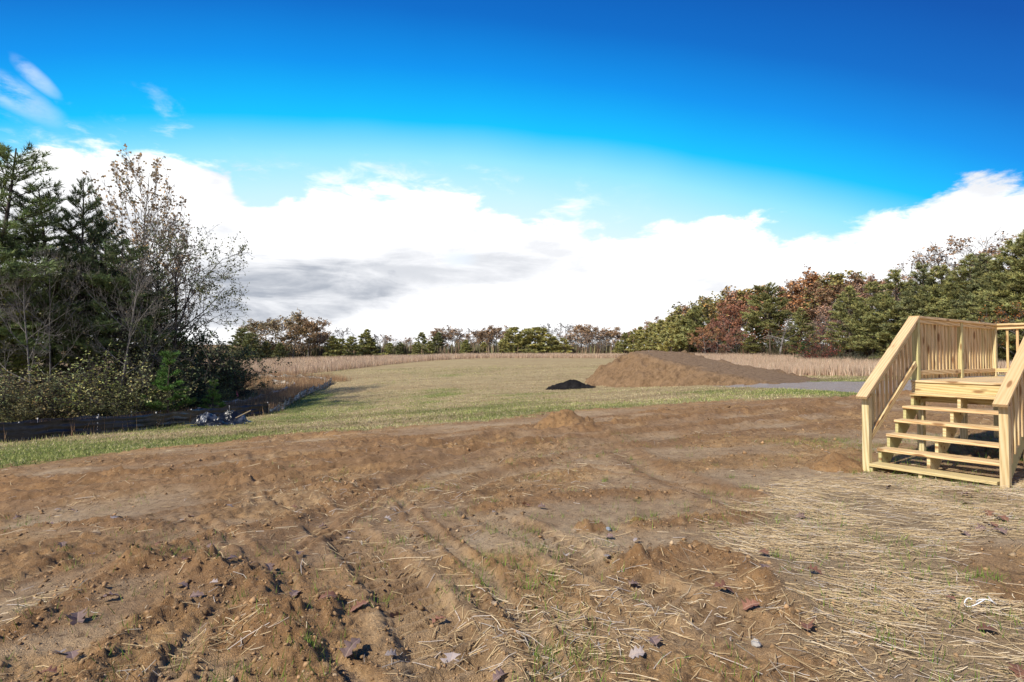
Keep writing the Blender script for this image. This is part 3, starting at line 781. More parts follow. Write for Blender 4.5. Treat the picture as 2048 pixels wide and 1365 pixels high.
def build_mound():
    A = Vector(hit(1212, 757)); B = Vector((19.6, 38.5))
    A = Vector((9.6, 56.0))
    ax = (B - A); L = ax.length; ax.normalize(); pr = Vector((-ax.y, ax.x))
    nu, nv = 230, 115
    s = np.linspace(-3.5, L + 3, nu); t = np.linspace(-8.5, 8.5, nv)
    S, T = np.meshgrid(s, t); S = S.ravel(); T = T.ravel()
    x = A.x + ax.x * S + pr.x * T; y = A.y + ax.y * S + pr.y * T
    n1 = fbm(x, y, 0.5, 4, 101); n2 = fbm(x, y, 1.6, 4, 102)
    Hs = np.interp(S, [-3.5, 0, 3.2, 5.0, 7, 10.5, 15.5, L, L + 3], [0.0, 0.2, 2.45, 2.85, 2.55, 1.85, 0.85, 0.04, -0.1])
    hw = np.interp(S, [-3.5, 0, 4, 8, 14, L, L + 3], [0.2, 3.2, 5.4, 5.6, 4.4, 3.2, 2.6]) + (n1 - 0.5) * 1.8
    side = (hw - np.abs(T)) * 0.82 + (n2 - 0.5) * 0.5
    # gullies down the loose face
    side += 0.22 * (fbm(S * 1.0, T * 0.25, 1.1, 3, 111) - 0.5)
    k = 0.22
    h = -k * np.log(np.exp(-np.clip(Hs, -3, 9) / k) + np.exp(-np.clip(side, -3, 9) / k))
    topm = sstep(side - Hs, -0.1, 0.9)
    h = h + (1 - topm) * ((n2 - 0.5) * 0.34 - 0.30 * sstep(fbm(S * 1.0, T * 0.2, 0.9, 3, 112), 0.52, 0.70)) + (fbm(x, y, 4.0, 4, 104) - 0.5) * 0.30 * (1.1 - topm)
    lanes = 0.5 + 0.5 * np.cos(T * 2 * math.pi / 0.62 + (fbm(x, y, 0.3, 2, 7) - .5) * 3)
    h = h - topm * 0.05 * lanes * sstep(Hs, 0.2, 0.6)
    h += 0.25 * sstep(S, 2, 4) * sstep(S, 10, 6) * sstep(T, 0.5, 3.2) * fbm(x, y, 1.5, 3, 44)
    z = base_z(x, y) + np.maximum(h, -0.35)
    colr = np.stack([topm, lanes * topm, topm * 0], 1)
    o = link('dirt_mound', mesh_np('dirt_mound', np.stack([x, y, z], 1), grid_faces(nu, nv), [M_MOUND], colr, True))
    tag(o, 'large brown dirt mound with a long ramp down beside the gravel drive', 'dirt mound')
build_mound()

def build_black_pile():
    c = Vector(hit(1142, 777)); nu, nv = 90, 60
    u = np.linspace(-2.4, 2.4, nu); v = np.linspace(-1.6, 1.6, nv); U, Vv = np.meshgrid(u, v); U = U.ravel(); Vv = Vv.ravel()
    x = c.x + U; y = c.y + Vv
    q = np.hypot(U / 2.05, Vv / 1.2); 
    h = np.clip(1 - q ** 1.4, -0.3, 1) * 0.66 + (fbm(x, y, 1.3, 3, 201) - 0.5) * 0.35 + (fbm(x, y, 5, 3, 202) - 0.5) * 0.22
    h += 0.1 * np.exp(-((U + 0.3) / 0.5) ** 2)
    h = np.where(q > 1.15, -0.25, h)
    z = base_z(x, y) + np.maximum(h, -0.25)
    o = link('black_mulch_pile', mesh_np('black_mulch_pile', np.stack([x, y, z], 1), grid_faces(nu, nv), [M_MULCH]))
    tag(o, 'low pile of black mulch on the mown grass near the dirt mound', 'mulch pile')
build_black_pile()

# ------------------------------------------------------------------ silt fences
def resample(pts, step):
    pts = [Vector(p) for p in pts]
    # smooth the corner points a little
    out = []; 
    for a, b in zip(pts[:-1], pts[1:]):
        n = max(1, int((b - a).length / step))
        out += [a + (b - a) * (k / n) for k in range(n)]
    return out + [pts[-1]]

def stake_mesh(h, w=0.045):
    a = w / 2
    v = [(-a, -a, -0.3), (a, -a, -0.3), (a, a, -0.3), (-a, a, -0.3), (-a, -a, h), (a, -a, h), (a, a, h), (-a, a, h),
         (-a * .8, -a * .8, h + .015), (a * .8, -a * .8, h + .015), (a * .8, a * .8, h + .015), (-a * .8, a * .8, h + .015)]
    f = [(0, 1, 5, 4), (1, 2, 6, 5), (2, 3, 7, 6), (3, 0, 4, 7), (4, 5, 9, 8), (5, 6, 10, 9), (6, 7, 11, 10), (7, 4, 8, 11), (8, 9, 10, 11)]
    me = bpy.data.meshes.new('stake'); me.from_pydata(v, [], f); me.update(); return me
STAKE = stake_mesh(0.76); STAKE.materials.append(M_STAKE_W)
STAKE_D = stake_mesh(0.80); STAKE_D.materials.append(M_STAKE)

def fence(name, label, path, height, sag, fold, mat, step=2.3, seed=0, stripes=False, stake=None, lean=0.0, group=None):
    rng = random.Random(seed)
    root = empty(name, (path[0][0], path[0][1], float(base_z(path[0][0], path[0][1]))))
    tag(root, label, 'silt fence', group)
    pts = resample(path, 0.16); n = len(pts); rows = 11
    arc = [0.0]
    for a, b in zip(pts[:-1], pts[1:]): arc.append(arc[-1] + (b - a).length)
    arc = np.array(arc); P = np.array([(p.x, p.y) for p in pts])
    T = np.gradient(P, axis=0); T /= np.linalg.norm(T, axis=1)[:, None] + 1e-9
    N = np.stack([-T[:, 1], T[:, 0]], 1)
    gz = ground_parts(P[:, 0], P[:, 1])[0]
    ns = max(1, round(arc[-1] / step)); pitch = arc[-1] / ns
    for p in range(ns):                     # one fabric panel between two stakes
        a0, a1 = p * pitch, (p + 1) * pitch
        m = (arc >= a0 - 0.001) & (arc <= a1 + 0.001)
        if m.sum() < 2: continue
        idx = np.where(m)[0]
        if idx[-1] < n - 1: idx = np.append(idx, idx[-1] + 1)
        ph = rng.uniform(0, 9); sg = sag * rng.uniform(0.4, 1.6); hh = height * rng.uniform(0.94, 1.04); ln = rng.uniform(-1, 1) * lean
        V = []; C = []
        for i in idx:
            f = min(1, max(0, (arc[i] - a0) / pitch)); belly = 4 * f * (1 - f)
            for k in range(rows):
                q = k / (rows - 1)
                topz = hh - sg * belly * height
                zz = gz[i] - 0.03 + q * topz
                off = fold * (math.sin(q * 21 + ph + arc[i] * 0.8) * 0.5 + 1.3 * (float(vnoise(arc[i] * 1.6, q * 7, seed + 5)) - 0.5)) * (0.3 + belly) + ln * q * height
                off += 0.012 * math.sin(q * 34 + arc[i] * 1.3)
                if stripes: zz += 0.03 * math.sin(arc[i] * 3 + q * 9 + ph)
                V.append((P[i, 0] + N[i, 0] * off - root.location.x, P[i, 1] + N[i, 1] * off - root.location.y, zz - root.location.z))
                if stripes:
                    w = vnoise(np.array([arc[i] * 0.35]), np.array([q * 11.0 + ph]), seed + 9)[0]
                    s = 0.45 + 4.2 * max(0.0, w - 0.42)
                    C.append((s, s * 0.98, s * 0.93))
                else:
                    s = 0.7 + 0.9 * float(vnoise(arc[i] * 0.5, q * 6, seed + 3)); C.append((s, s, s))
        me = mesh_np('fabric_panel', V, grid_faces(rows, len(idx)), [mat], np.array(C), True)
        link('fabric_panel', me, root)
    for p in range(ns + 1):
        i = int(np.argmin(np.abs(arc - p * pitch)))
        o = link('stake', stake or STAKE, root)
        k = 0.0 if stake is None else rng.uniform(-0.12, 0.12)
        o.location = (P[i, 0] + N[i, 0] * 0.035 - root.location.x, P[i, 1] + N[i, 1] * 0.035 - root.location.y, gz[i] - root.location.z + k + (height - 0.73))
        o.rotation_euler = (rng.uniform(-.05, .05) + lean * 0.5, rng.uniform(-.06, .06), rng.uniform(0, 3))
    return root

pF = hits([(540, 829)])[0]
front = [(-30.0, 20.5), (-26.3, 23.4)] + hits([(0, 886), (130, 874), (270, 862), (400, 845), (470, 837), (536, 829)])
fence('silt_fence', 'long black fabric silt fence along the grass edge at left', front, 0.84, 0.035, 0.06, M_FENCE, 3.0, 3)
far_front = hits([(537, 829), (560, 822), (585, 806), (600, 797), (632, 783), (655, 773), (662, 767)])
fence('sagging_silt_fence', 'sagging grey streaked silt fence curving up beside the mown grass', far_front, 0.66, 0.28, 0.10, M_FENCE_G, 2.1, 8, True, STAKE_D, 0.12)
back_run = hits([(662, 766), (640, 761), (600, 757.5), (560, 756.5), (510, 755), (470, 754)])
fence('far_silt_fence', 'low dark silt fence running left in front of the tall meadow grass', back_run, 0.55, 0.30, 0.10, M_FENCE_G, 2.4, 12, True, STAKE_D, 0.1)
def shifted(pts, d):
    out = []
    for i, p in enumerate(pts):
        a = Vector(pts[max(0, i - 1)]); b = Vector(pts[min(len(pts) - 1, i + 1)]); t = (b - a).normalized()
        out.append((p[0] - t.y * d, p[1] + t.x * d))
    return out
inner = shifted([(-30.0, 20.5), (-26.3, 23.4)] + hits([(0, 886), (130, 874), (270, 862), (400, 845)]), 2.6)
fence('inner_silt_fence', 'second black silt fence showing just behind the long black one', inner, 0.86, 0.03, 0.03, M_FENCE, 2.4, 21)
inner2 = [inner[-1]] + hits([(432, 822), (486, 811), (525, 800), (558, 792), (585, 780), (589, 774), (570, 771), (545, 770)])
fence('inner_sagging_fence', 'weathered grey silt fence slumping inside the loop among brown weeds', inner2, 0.62, 0.26, 0.12, M_FENCE_G, 1.9, 27, True, STAKE_D, 0.15)

def build_plastic():
    c = Vector(hit(436, 850)); rng = random.Random(5)
    root = empty('plastic_sheet_pile', (c.x, c.y, float(base_z(c.x, c.y))))
    tag(root, 'crumpled heap of black plastic sheeting against the long black fence', 'plastic sheeting')
    def sheet(cx, cy, rx, ry, hgt, seed, name):
        nu, nv = 46, 34; u = np.linspace(-1, 1, nu); v = np.linspace(-1, 1, nv); U, V = np.meshgrid(u, v); U = U.ravel(); V = V.ravel()
        x = cx + U * rx; y = cy + V * ry
        rid = np.abs(fbm(x, y, 1.9, 4, seed) - 0.5) * 2
        env = np.clip(1 - (U ** 2 + V ** 2) ** 0.9, 0, 1)
        h = env * hgt * (0.55 + 1.1 * fbm(x, y, 1.2, 2, seed + 2)) + (0.5 - rid) * 0.42 * (0.35 + env) + (0.5 - np.abs(fbm(x, y, 4.0, 3, seed + 3) - 0.5) * 2) * 0.07
        x = x + (fbm(x, y, 2.5, 3, seed + 7) - 0.5) * 0.5; y = y + (fbm(x, y, 2.5, 3, seed + 8) - 0.5) * 0.5
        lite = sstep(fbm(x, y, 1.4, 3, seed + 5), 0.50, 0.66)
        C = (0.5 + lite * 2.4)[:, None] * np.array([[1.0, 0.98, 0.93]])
        me = mesh_np(name, np.stack([x, y, np.maximum(h, 0.02) + 0.02], 1), grid_faces(nu, nv), [M_PLASTIC], C, True)
        o = link(name, me, root); return o
    sheet(-0.75, 0.25, 0.85, 0.7, 0.30, 301, 'sheet_fold')
    sheet(0.55, 0.45, 0.95, 0.7, 0.48, 311, 'sheet_fold')
    sheet(0.65, -0.75, 1.5, 0.6, 0.10, 321, 'sheet_fold')
    s = link('loose_stake', STAKE_D); s.location = (c.x + 1.0, c.y + 0.15, float(base_z(c.x, c.y)) + 0.42)
    s.rotation_euler = (0.2, R(62), R(20))
    tag(s, 'bare wooden stake sticking out of the crumpled black plastic heap', 'wooden stake')
    fx, fy = hit(474, 806); fz = float(base_z(fx, fy))
    fl = empty('marker_flag', (fx, fy, fz)); tag(fl, 'small pink marker ribbon on a thin stake before the dark shrubs', 'marker flag')
    w = link('pole', stake_mesh(0.95, 0.018), fl); w.data.materials.append(M_WIRE)
    vs_ = []; nu, nv = 9, 4
    for j in range(nv):
        for i in range(nu):
            a = i / (nu - 1); b_ = j / (nv - 1)
            vs_.append((0.01 - 0.16 * (1 - a) + 0.10 * b_, 0.05 * math.sin(a * 7 + b_ * 2), 1.02 - a * 0.52 + b_ * 0.10 * (1 - 0.4 * a)))
    link('ribbon', mesh_np('ribbon', vs_, grid_faces(nu, nv), [M_PINK], smooth=True), fl)
build_plastic()

# ------------------------------------------------------------------ vegetation kit
class Tree:
    def __init__(self, seed):
        self.rng = random.Random(seed); self.np = np.random.default_rng(seed)
        self.seg = []      # p0,p1,r0,r1
        self.lc = []; self.ld = []; self.ls = []; self.lcol = []     # leaf centres, directions, sizes, colours
    def limb(self, p, d, L, r, n, wob, up, taper=0.35):
        """a bent limb; returns its points"""
        rng = self.rng; pts = [p.copy()]; rad = [r]; d = d.normalized()
        for k in range(n):
            d = (d + Vector((rng.gauss(0, wob), rng.gauss(0, wob), rng.gauss(0, wob) + up))).normalized()
            q = pts[-1] + d * (L / n); r1 = r * (1 - (1 - taper) * (k + 1) / n)
            self.seg.append((tuple(pts[-1]), tuple(q), rad[-1], r1)); pts.append(q); rad.append(r1)
        return pts, rad, d
    def leaf(self, c, d, s, colr): self.lc.append(tuple(c)); self.ld.append(tuple(d)); self.ls.append(s); self.lcol.append(colr)
    def wood_mesh(self, mat, sides=4, minr=0.0):
        S = np.array([(*a, *b, r0, r1) for a, b, r0, r1 in self.seg])
        p0 = S[:, :3]; p1 = S[:, 3:6]; r0 = np.maximum(S[:, 6], minr); r1 = np.maximum(S[:, 7], minr)
        ax = p1 - p0; ax /= np.linalg.norm(ax, axis=1)[:, None] + 1e-9
        ref = np.where(np.abs(ax[:, 2:3]) > 0.9, np.array([[1.0, 0, 0]]), np.array([[0, 0, 1.0]]))
        u = np.cross(ax, ref); u /= np.linalg.norm(u, axis=1)[:, None] + 1e-9; w = np.cross(ax, u)
        V = []; n = len(S)
        V = np.zeros((n, 2 * sides, 3))
        for k in range(sides):
            a = 2 * math.pi * k / sides; o = u * math.cos(a) + w * math.sin(a)
            V[:, k] = p0 + o * r0[:, None]; V[:, sides + k] = p1 + o * r1[:, None]
        base = (np.arange(n) * 2 * sides)[:, None]
        F_ = np.concatenate([base + np.array([[k, (k + 1) % sides, sides + (k + 1) % sides, sides + k]]) for k in range(sides)])
        return mesh_np('trunk', V.reshape(-1, 3), F_, [mat], smooth=True)
    def leaf_mesh(self, mat, shape='leaf', wid=0.5, per=1, spread=0.6):
        """shape leaf: bent diamond (2 tris); needle: `per` thin triangles fanned about the direction"""
        C = np.array(self.lc); D = np.array(self.ld); S = np.array(self.ls); K = np.array(self.lcol)
        if per > 1:
            C = np.repeat(C, per, 0); D = np.repeat(D, per, 0); S = np.repeat(S, per) * self.np.uniform(.7, 1.2, len(C)); K = np.repeat(K, per, 0) * self.np.uniform(.8, 1.2, (len(C), 1))
        n = len(C)
        D = D + self.np.normal(0, spread, (n, 3)); D /= np.linalg.norm(D, axis=1)[:, None] + 1e-9
        u = np.cross(D, self.np.normal(0, 1, (n, 3))); u /= np.linalg.norm(u, axis=1)[:, None] + 1e-9
        if shape == 'needle':
            V = np.zeros((n, 3, 3)); V[:, 0] = C - u * (S * wid / 2)[:, None]; V[:, 1] = C + u * (S * wid / 2)[:, None]; V[:, 2] = C + D * S[:, None]
            Fc = np.arange(3 * n).reshape(n, 3); k = 3
        else:
            w = np.cross(u, D)
            V = np.zeros((n, 4, 3)); V[:, 0] = C; V[:, 2] = C + D * S[:, None]; mid = C + D * (S * 0.5)[:, None] + w * (S * 0.12)[:, None]
            V[:, 1] = mid - u * (S * wid / 2)[:, None]; V[:, 3] = mid + u * (S * wid / 2)[:, None]
            i = np.arange(n)[:, None] * 4; Fc = np.concatenate([i + np.array([[0, 1, 2]]), i + np.array([[0, 2, 3]])]); k = 4
        return mesh_np('crown', V.reshape(-1, 3), Fc, [mat], np.repeat(K, k, 0))

def mottle(rng, lo=0.6, hi=1.45, warm=0.12):
    s = rng.uniform(lo, hi); w = rng.uniform(-warm, warm)
    return (s * (1 + w), s, s * (1 - w))

def tree_pine(seed, H=12.0, crown0=0.28, width=0.27, dens=1.0, tuft=0.26, twist=0.0, dead=10, layers=1.0, conic=0.8, per=9, wid=0.13):
    """two-needled pine: crooked trunk, flat irregular sprays of needles"""
    t = Tree(seed); rng = t.rng
    pts, rad, _ = t.limb(Vector((0, 0, -0.4)), Vector((rng.gauss(0, .03), rng.gauss(0, .03), 1)), H + 0.2, H * 0.0125 + 0.03, 14, 0.035, 0.05, 0.12)
    def trunk_at(f):
        q = f * (len(pts) - 1); i = min(int(q), len(pts) - 2); return pts[i].lerp(pts[i + 1], q - i)
    for _ in range(dead):      # dead snags below the crown
        f = rng.uniform(0.10, crown0 + 0.15); a = rng.uniform(0, 6.28)
        t.limb(trunk_at(f), Vector((math.cos(a), math.sin(a), rng.uniform(-.1, .5))), rng.uniform(.8, 2.2) * H / 12, .022, 4, .18, 0.0, .2)
    f = crown0
    while f < 0.99:
        k = (f - crown0) / (1 - crown0)
        prof = (1 - k) ** conic * (0.55 + 0.45 * min(1, k / 0.18))
        nb = rng.choice((2, 3, 3, 4))
        a0 = rng.uniform(0, 6.28)
        for b_ in range(nb):
            a = a0 + b_ * 6.283 / nb + rng.gauss(0, .35)
            L = H * width * (prof + 0.06) * rng.uniform(0.55, 1.25)
            if L < 0.25: L = 0.25
            d = Vector((math.cos(a), math.sin(a), rng.uniform(-0.10, 0.30) + 0.7 * k ** 2))
            bp, br, dd = t.limb(trunk_at(min(f + rng.uniform(-.01, .01), .999)), d, L, 0.012 + 0.011 * L, 5, 0.10, 0.035, 0.25)
            cl = rng.uniform(0.65, 1.4)
            nsub = max(3, int(L * 5.0 * dens))
            for s in range(nsub):
                g = rng.uniform(0.28, 1.0); q = g * 5; i = min(int(q), 4); p = bp[i].lerp(bp[i + 1], q - i)
                sd = (bp[i + 1] - bp[i]).normalized()
                side = Vector((-sd.y, sd.x, 0)) * rng.choice((-1, 1))
                sl = L * 0.42 * (1.15 - g) * rng.uniform(.5, 1.3) + 0.25
                dv = (sd * 0.8 + side * rng.uniform(.2, 1.1) + Vector((0, 0, rng.uniform(-.05, .38)))).normalized()
                e = p + dv * sl
                t.seg.append((tuple(p), tuple(e), 0.010, 0.005))
                nt = max(2, int(sl / (tuft * 0.55)))
                for m in range(nt):
                    c = p.lerp(e, (m + rng.uniform(.5, 1.1)) / nt)
                    kk = mottle(rng); kk = tuple(v * cl for v in kk)
                    t.leaf(c, dv * 0.7 + Vector((0, 0, 0.45)), tuft, kk)
            for m in range(3):
                t.leaf(bp[-1], dd * 0.7 + Vector((0, 0, .4)), tuft, mottle(rng))
        f += rng.uniform(0.018, 0.045) / layers * 12 / H
    return t.wood_mesh(M_BARK_P, 4), t.leaf_mesh(M_NEEDLE, 'needle', wid, per, 0.55)

def tree_leafy(seed, H=12.0, trunk_f=0.28, spread=0.5, leaves=1.0, leaf=0.16, up=0.10, levels=3, bark=None, wid=0.6, fork=7, minr=0.006, thick=1.0, narrow=False):
    """broadleaf tree: forking limbs, twigs, leaves at the twig ends"""
    t = Tree(seed); rng = t.rng
    def grow(p, d, L, r, lev):
        n = 5 if lev == 0 else 4
        bp, br, dd = t.limb(p, d, L, r, n, 0.05 if lev == 0 else 0.13, up if lev else 0.02, 0.42 if lev < levels else 0.3)
        if lev >= levels:
            k = leaves * rng.uniform(0.4, 1.5)
            nl = int(k) + (rng.random() < k - int(k))
            cl = rng.uniform(.7, 1.3)
            for _ in range(nl):
                g = rng.uniform(.2, 1.05) * n; i = min(int(g), n - 1); c = bp[i].lerp(bp[i + 1], g - i)
                c = c + Vector((rng.gauss(0, .10), rng.gauss(0, .10), rng.gauss(0, .08))) * (leaf / .16)
                t.leaf(c, (rng.gauss(0, 1), rng.gauss(0, 1), rng.gauss(-.2, .8)), leaf * rng.uniform(.7, 1.3), tuple(v * cl for v in mottle(rng, .6, 1.4, .18)))
            return
        nb = fork if lev == 0 else rng.choice((3, 4, 4, 5))
        if lev == 0: nb = int(fork * 1.6)
        for b_ in range(nb):
            g = (trunk_f + (1 - trunk_f) * (b_ + rng.random()) / nb) if lev == 0 else rng.uniform(.25, 1.0)
            q = g * n; i = min(int(q), n - 1); p2 = bp[i].lerp(bp[i + 1], q - i); sd = (bp[i + 1] - bp[i]).normalized()
            if lev == 0:
                a = b_ * 2.4 + rng.gauss(0, .4)
                kf = (g - trunk_f) / (1 - trunk_f)
                shape = math.sin(math.pi * min(1, 0.28 + 0.62 * kf)) if not narrow else (1.0 - 0.62 * kf ** 1.5)
                L2 = H * spread * 0.62 * shape * rng.uniform(.7, 1.15)
                dv = Vector((math.cos(a), math.sin(a), rng.uniform(.35, .8) + 0.5 * kf + (0.85 if narrow else 0)))
            else:
                ax = Vector((rng.gauss(0, 1), rng.gauss(0, 1), rng.gauss(0, 1))); ax = (ax - sd * ax.dot(sd)).normalized()
                dv = sd * 0.75 + ax * rng.uniform(.45, .95); L2 = L * rng.uniform(.38, .62)
            grow(p2, dv, max(L2, .25), br[i] * (0.5 if lev == 0 else .6), lev + 1)
    grow(Vector((0, 0, -0.4)), Vector((rng.gauss(0, .03), rng.gauss(0, .03), 1)), H * 0.93, (H * 0.011 + 0.03) * thick, 0)
    wood = t.wood_mesh(bark or M_BARK_G, 3, minr)
    crown = t.leaf_mesh(M_LEAF, 'leaf', wid, 1, 0.3) if t.lc else None
    return wood, crown

def tree_shrub(seed, H=3.0, stems=16, leaves=2.2, leaf=0.10, spread=0.8, levels=2, bark=None, wid=0.6):
    t = Tree(seed); rng = t.rng
    for s in range(stems):
        a = rng.uniform(0, 6.28); b0 = Vector((math.cos(a), math.sin(a), 0)) * rng.uniform(0, .35) * H * 0.4
        d = Vector((math.cos(a) * spread * rng.random(), math.sin(a) * spread * rng.random(), 1))
        L = H * rng.uniform(.65, 1.15)
        bp, br, dd = t.limb(b0 + Vector((0, 0, -.2)), d, L, .022, 6, .10, -0.03, .25)
        for k in range(9):
            q = rng.uniform(.8, 6); i = min(int(q), 5); p = bp[i].lerp(bp[i + 1], q - i); sd = (bp[i + 1] - bp[i]).normalized()
            dv = sd * .6 + Vector((rng.gauss(0, .6), rng.gauss(0, .6), rng.gauss(.05, .4)))
            sp, sr, s2 = t.limb(p, dv, L * rng.uniform(.14, .36), .008, 3, .16, .02, .3)
            for m in range(5):
                g = rng.uniform(.3, 3); j = min(int(g), 2); c = sp[j].lerp(sp[j + 1], g - j)
                e = c + Vector((rng.gauss(0, .16), rng.gauss(0, .16), rng.gauss(0, .14)))
                t.seg.append((tuple(c), tuple(e), .005, .003))
                n = int(leaves * rng.uniform(.3, 1.7) + .5); cl = rng.uniform(.6, 1.4)
                for _ in range(n):
                    o = c.lerp(e, rng.uniform(0.2, 1.1)) + Vector((rng.gauss(0, .05), rng.gauss(0, .05), rng.gauss(0, .05)))
                    t.leaf(o, (rng.gauss(0, 1), rng.gauss(0, 1), rng.gauss(.1, .7)), leaf * rng.uniform(.6, 1.3), tuple(v * cl for v in mottle(rng, .6, 1.4, .18)))
    return t.wood_mesh(bark or M_BARK_D, 3, 0.006), t.leaf_mesh(M_LEAF, 'leaf', wid, 1, 0.3)

def tree_poplar(seed, H=18.0, a=3.4):
    """straight stem, fine limbs rising to a rounded dome, leaves only at the outer twigs"""
    t = Tree(seed); rng = t.rng
    pts, rad, _ = t.limb(Vector((0, 0, -.4)), Vector((0, 0, 1)), H * .93, .17, 12, .015, .05, .12)
    zc, bz = .69 * H, .31 * H
    for i in range(95):
        th = i * 2.39996; zf = -0.75 + 1.72 * ((i + .5) / 95); zf = min(zf, .99)
        rr = a * math.sqrt(max(0.02, 1 - zf * zf)) * rng.uniform(.82, 1.05)
        tgt = Vector((math.cos(th) * rr, math.sin(th) * rr, zc + zf * bz))
        zb = max(.30 * H, tgt.z - rr * rng.uniform(1.2, 1.9) - .3)
        f = min(.98, zb / (H * .93)) * 12; k = min(int(f), 11); p = pts[k].lerp(pts[k + 1], f - k)
        prev = p; r = .012 + .010 * (tgt - p).length / 3
        n = 7; path = [p]
        for s in range(1, n + 1):
            u = s / n; q = p.lerp(tgt, u); bow = math.sin(u * 3.14) * .22 * rr
            q = q + Vector((math.cos(th), math.sin(th), -.2)) * bow + Vector((rng.gauss(0, .05), rng.gauss(0, .05), rng.gauss(0, .05)))
            t.seg.append((tuple(prev), tuple(q), max(.005, r * (1 - .8 * (s - 1) / n)), max(.005, r * (1 - .8 * u)))); prev = q; path.append(q)
        for m in range(17):
            g = rng.uniform(.30, 1.0) * n; k = min(int(g), n - 1); c = path[k].lerp(path[k + 1], g - k); sd = (path[k + 1] - path[k]).normalized()
            dv = (sd + Vector((rng.gauss(0, .5), rng.gauss(0, .5), rng.uniform(0, .7)))).normalized(); L = rng.uniform(.35, 1.0)
            e1 = c + dv * L * .5; e2 = e1 + (dv + Vector((rng.gauss(0, .2), rng.gauss(0, .2), .3))).normalized() * L * .5
            t.seg.append((tuple(c), tuple(e1), .006, .005)); t.seg.append((tuple(e1), tuple(e2), .005, .004))
            for _ in range(rng.choice((1, 2, 3)) if zf > -.1 or rng.random() < .6 else 0):
                t.leaf(e2.lerp(e1, rng.random() * .6) + Vector((rng.gauss(0, .06), rng.gauss(0, .06), 0)), (rng.gauss(0, 1), rng.gauss(0, 1), rng.gauss(0, .6)), rng.uniform(.14, .24), mottle(rng, .6, 1.4, .18))
    return t.wood_mesh(M_BARK_G, 3, .009), t.leaf_mesh(M_LEAF, 'leaf', .9, 1, .3)

PROTO = {}
def proto(key, H, wood, crown): PROTO[key] = (H, wood, crown)
for i in range(4): proto('pine%d' % i, 12, *tree_pine(11 + i, 12, (.15, .08, .22, .06)[i], (.25, .28, .26, .27)[i], 1.25, .34, per=8, wid=.19, layers=1.35))
for i in range(2): proto('firm%d' % i, 9, *tree_pine(31 + i, 9, .05, .27, 1.1, .30, per=8, wid=.2, conic=.8, dead=2))
for i in range(2): proto('farpine%d' % i, 12, *tree_pine(21 + i, 12, (.2, .3)[i], .28, 0.9, .62, per=7, wid=.30))
for i in range(3): proto('farfirm%d' % i, 9, *tree_pine(41 + i, 9, (.03, .08, .14)[i], (.32, .28, .30)[i], 0.9, .60, per=7, wid=.32, conic=(.8, .6, .7)[i], dead=1))
for i in range(3): proto('near_pine%d' % i, 14, *tree_pine(51 + i, 14, (.34, .26, .38)[i], (.23, .20, .24)[i], 1.35, .27, per=10, wid=.095, dead=34, layers=1.2, conic=.62))
proto('big_pine', 15, *tree_pine(71, 15, .42, .30, 1.5, .36, per=9, wid=.17, dead=16, conic=.5, layers=1.4))
proto('young_pine', 3, *tree_pine(81, 3.0, .03, .36, 5.0, .16, per=13, wid=.10, dead=0, conic=.9, layers=1.3))
for i in range(3): proto('autumn%d' % i, 11, *tree_leafy(101 + i, 11, .16, .66, 11.0, .19, levels=4, wid=.8, fork=8))
for i in range(3): proto('farautumn%d' % i, 11, *tree_leafy(111 + i, 11, .12, .72, 5.5, .34, levels=4, wid=.85, fork=8, minr=.02))
for i in range(2): proto('thin%d' % i, 11, *tree_leafy(121 + i, 11, .25, .62, 1.6, .22, levels=4, wid=.7, minr=.012, fork=8))
for i in range(2): proto('farthin%d' % i, 11, *tree_leafy(125 + i, 11, .22, .66, 0.8, .46, levels=4, wid=.7, minr=.028, fork=8))
for i in range(2): proto('bare%d' % i, 11, *tree_leafy(131 + i, 11, .3, .55, 0.0, .2, levels=4, minr=.010))
for i in range(2): proto('farbare%d' % i, 11, *tree_leafy(135 + i, 11, .25, .62, 0.0, .2, levels=4, minr=.030))
proto('poplar', 18, *tree_poplar(141))
proto('sapling', 9, *tree_leafy(151, 9, .34, .55, 0.05, .12, levels=4, wid=.6, minr=.006, thick=.7))
proto('sapling1', 9, *tree_leafy(153, 9, .3, .6, 0.05, .12, levels=4, wid=.6, minr=.006, thick=.6))
proto('spreading', 9, *tree_leafy(161, 9, .18, .92, 3.4, .14, up=-.012, levels=4, wid=.6, fork=13, bark=M_BARK_D, minr=.007))
for i in range(3): proto('shrub%d' % i, 3, *tree_shrub(171 + i, 3.0, 18, 2.6, .085))
proto('thicket', 3, *tree_shrub(181, 3.0, 24, 4.6, .11, 1.2))
proto('snag', 8, *tree_leafy(191, 8, .3, .5, 0.0, .2, levels=2, minr=.03, thick=2.2, up=.02))

def plant(name, key, x, y, h, tint, label, cat, group, rz=None, sxy=1.0, seed=0, bark=None, z=None):
    H, wood, crown = PROTO[key]
    s = h / H; rng = random.Random(int(x * 131 + y * 71) + seed)
    zz = float(ground_parts(np.array([x]), np.array([y]))[0][0]) if z is None else z
    root = empty(name, (x, y, zz), rng.uniform(0, 6.28) if rz is None else rz)
    root.scale = (s * sxy, s * sxy, s)
    tag(root, label, cat, group)
    o = link('trunk', wood, root)
    if bark is not None:
        o.material_slots[0].link = 'OBJECT'; o.material_slots[0].material = bark
    if crown is not None:
        c = link('crown', crown, root); c.color = (*tint, 1.0)
    else:
        o.name = 'trunk'
    return root

def stand(px, top, Y, base=None):
    """foot and height of a tree seen at column px whose top is at row `top` at distance Y"""
    p = at(px, top, Y); g = float(base_z(p.x, p.y)); return p.x, p.y, max(0.6, p.z - g)

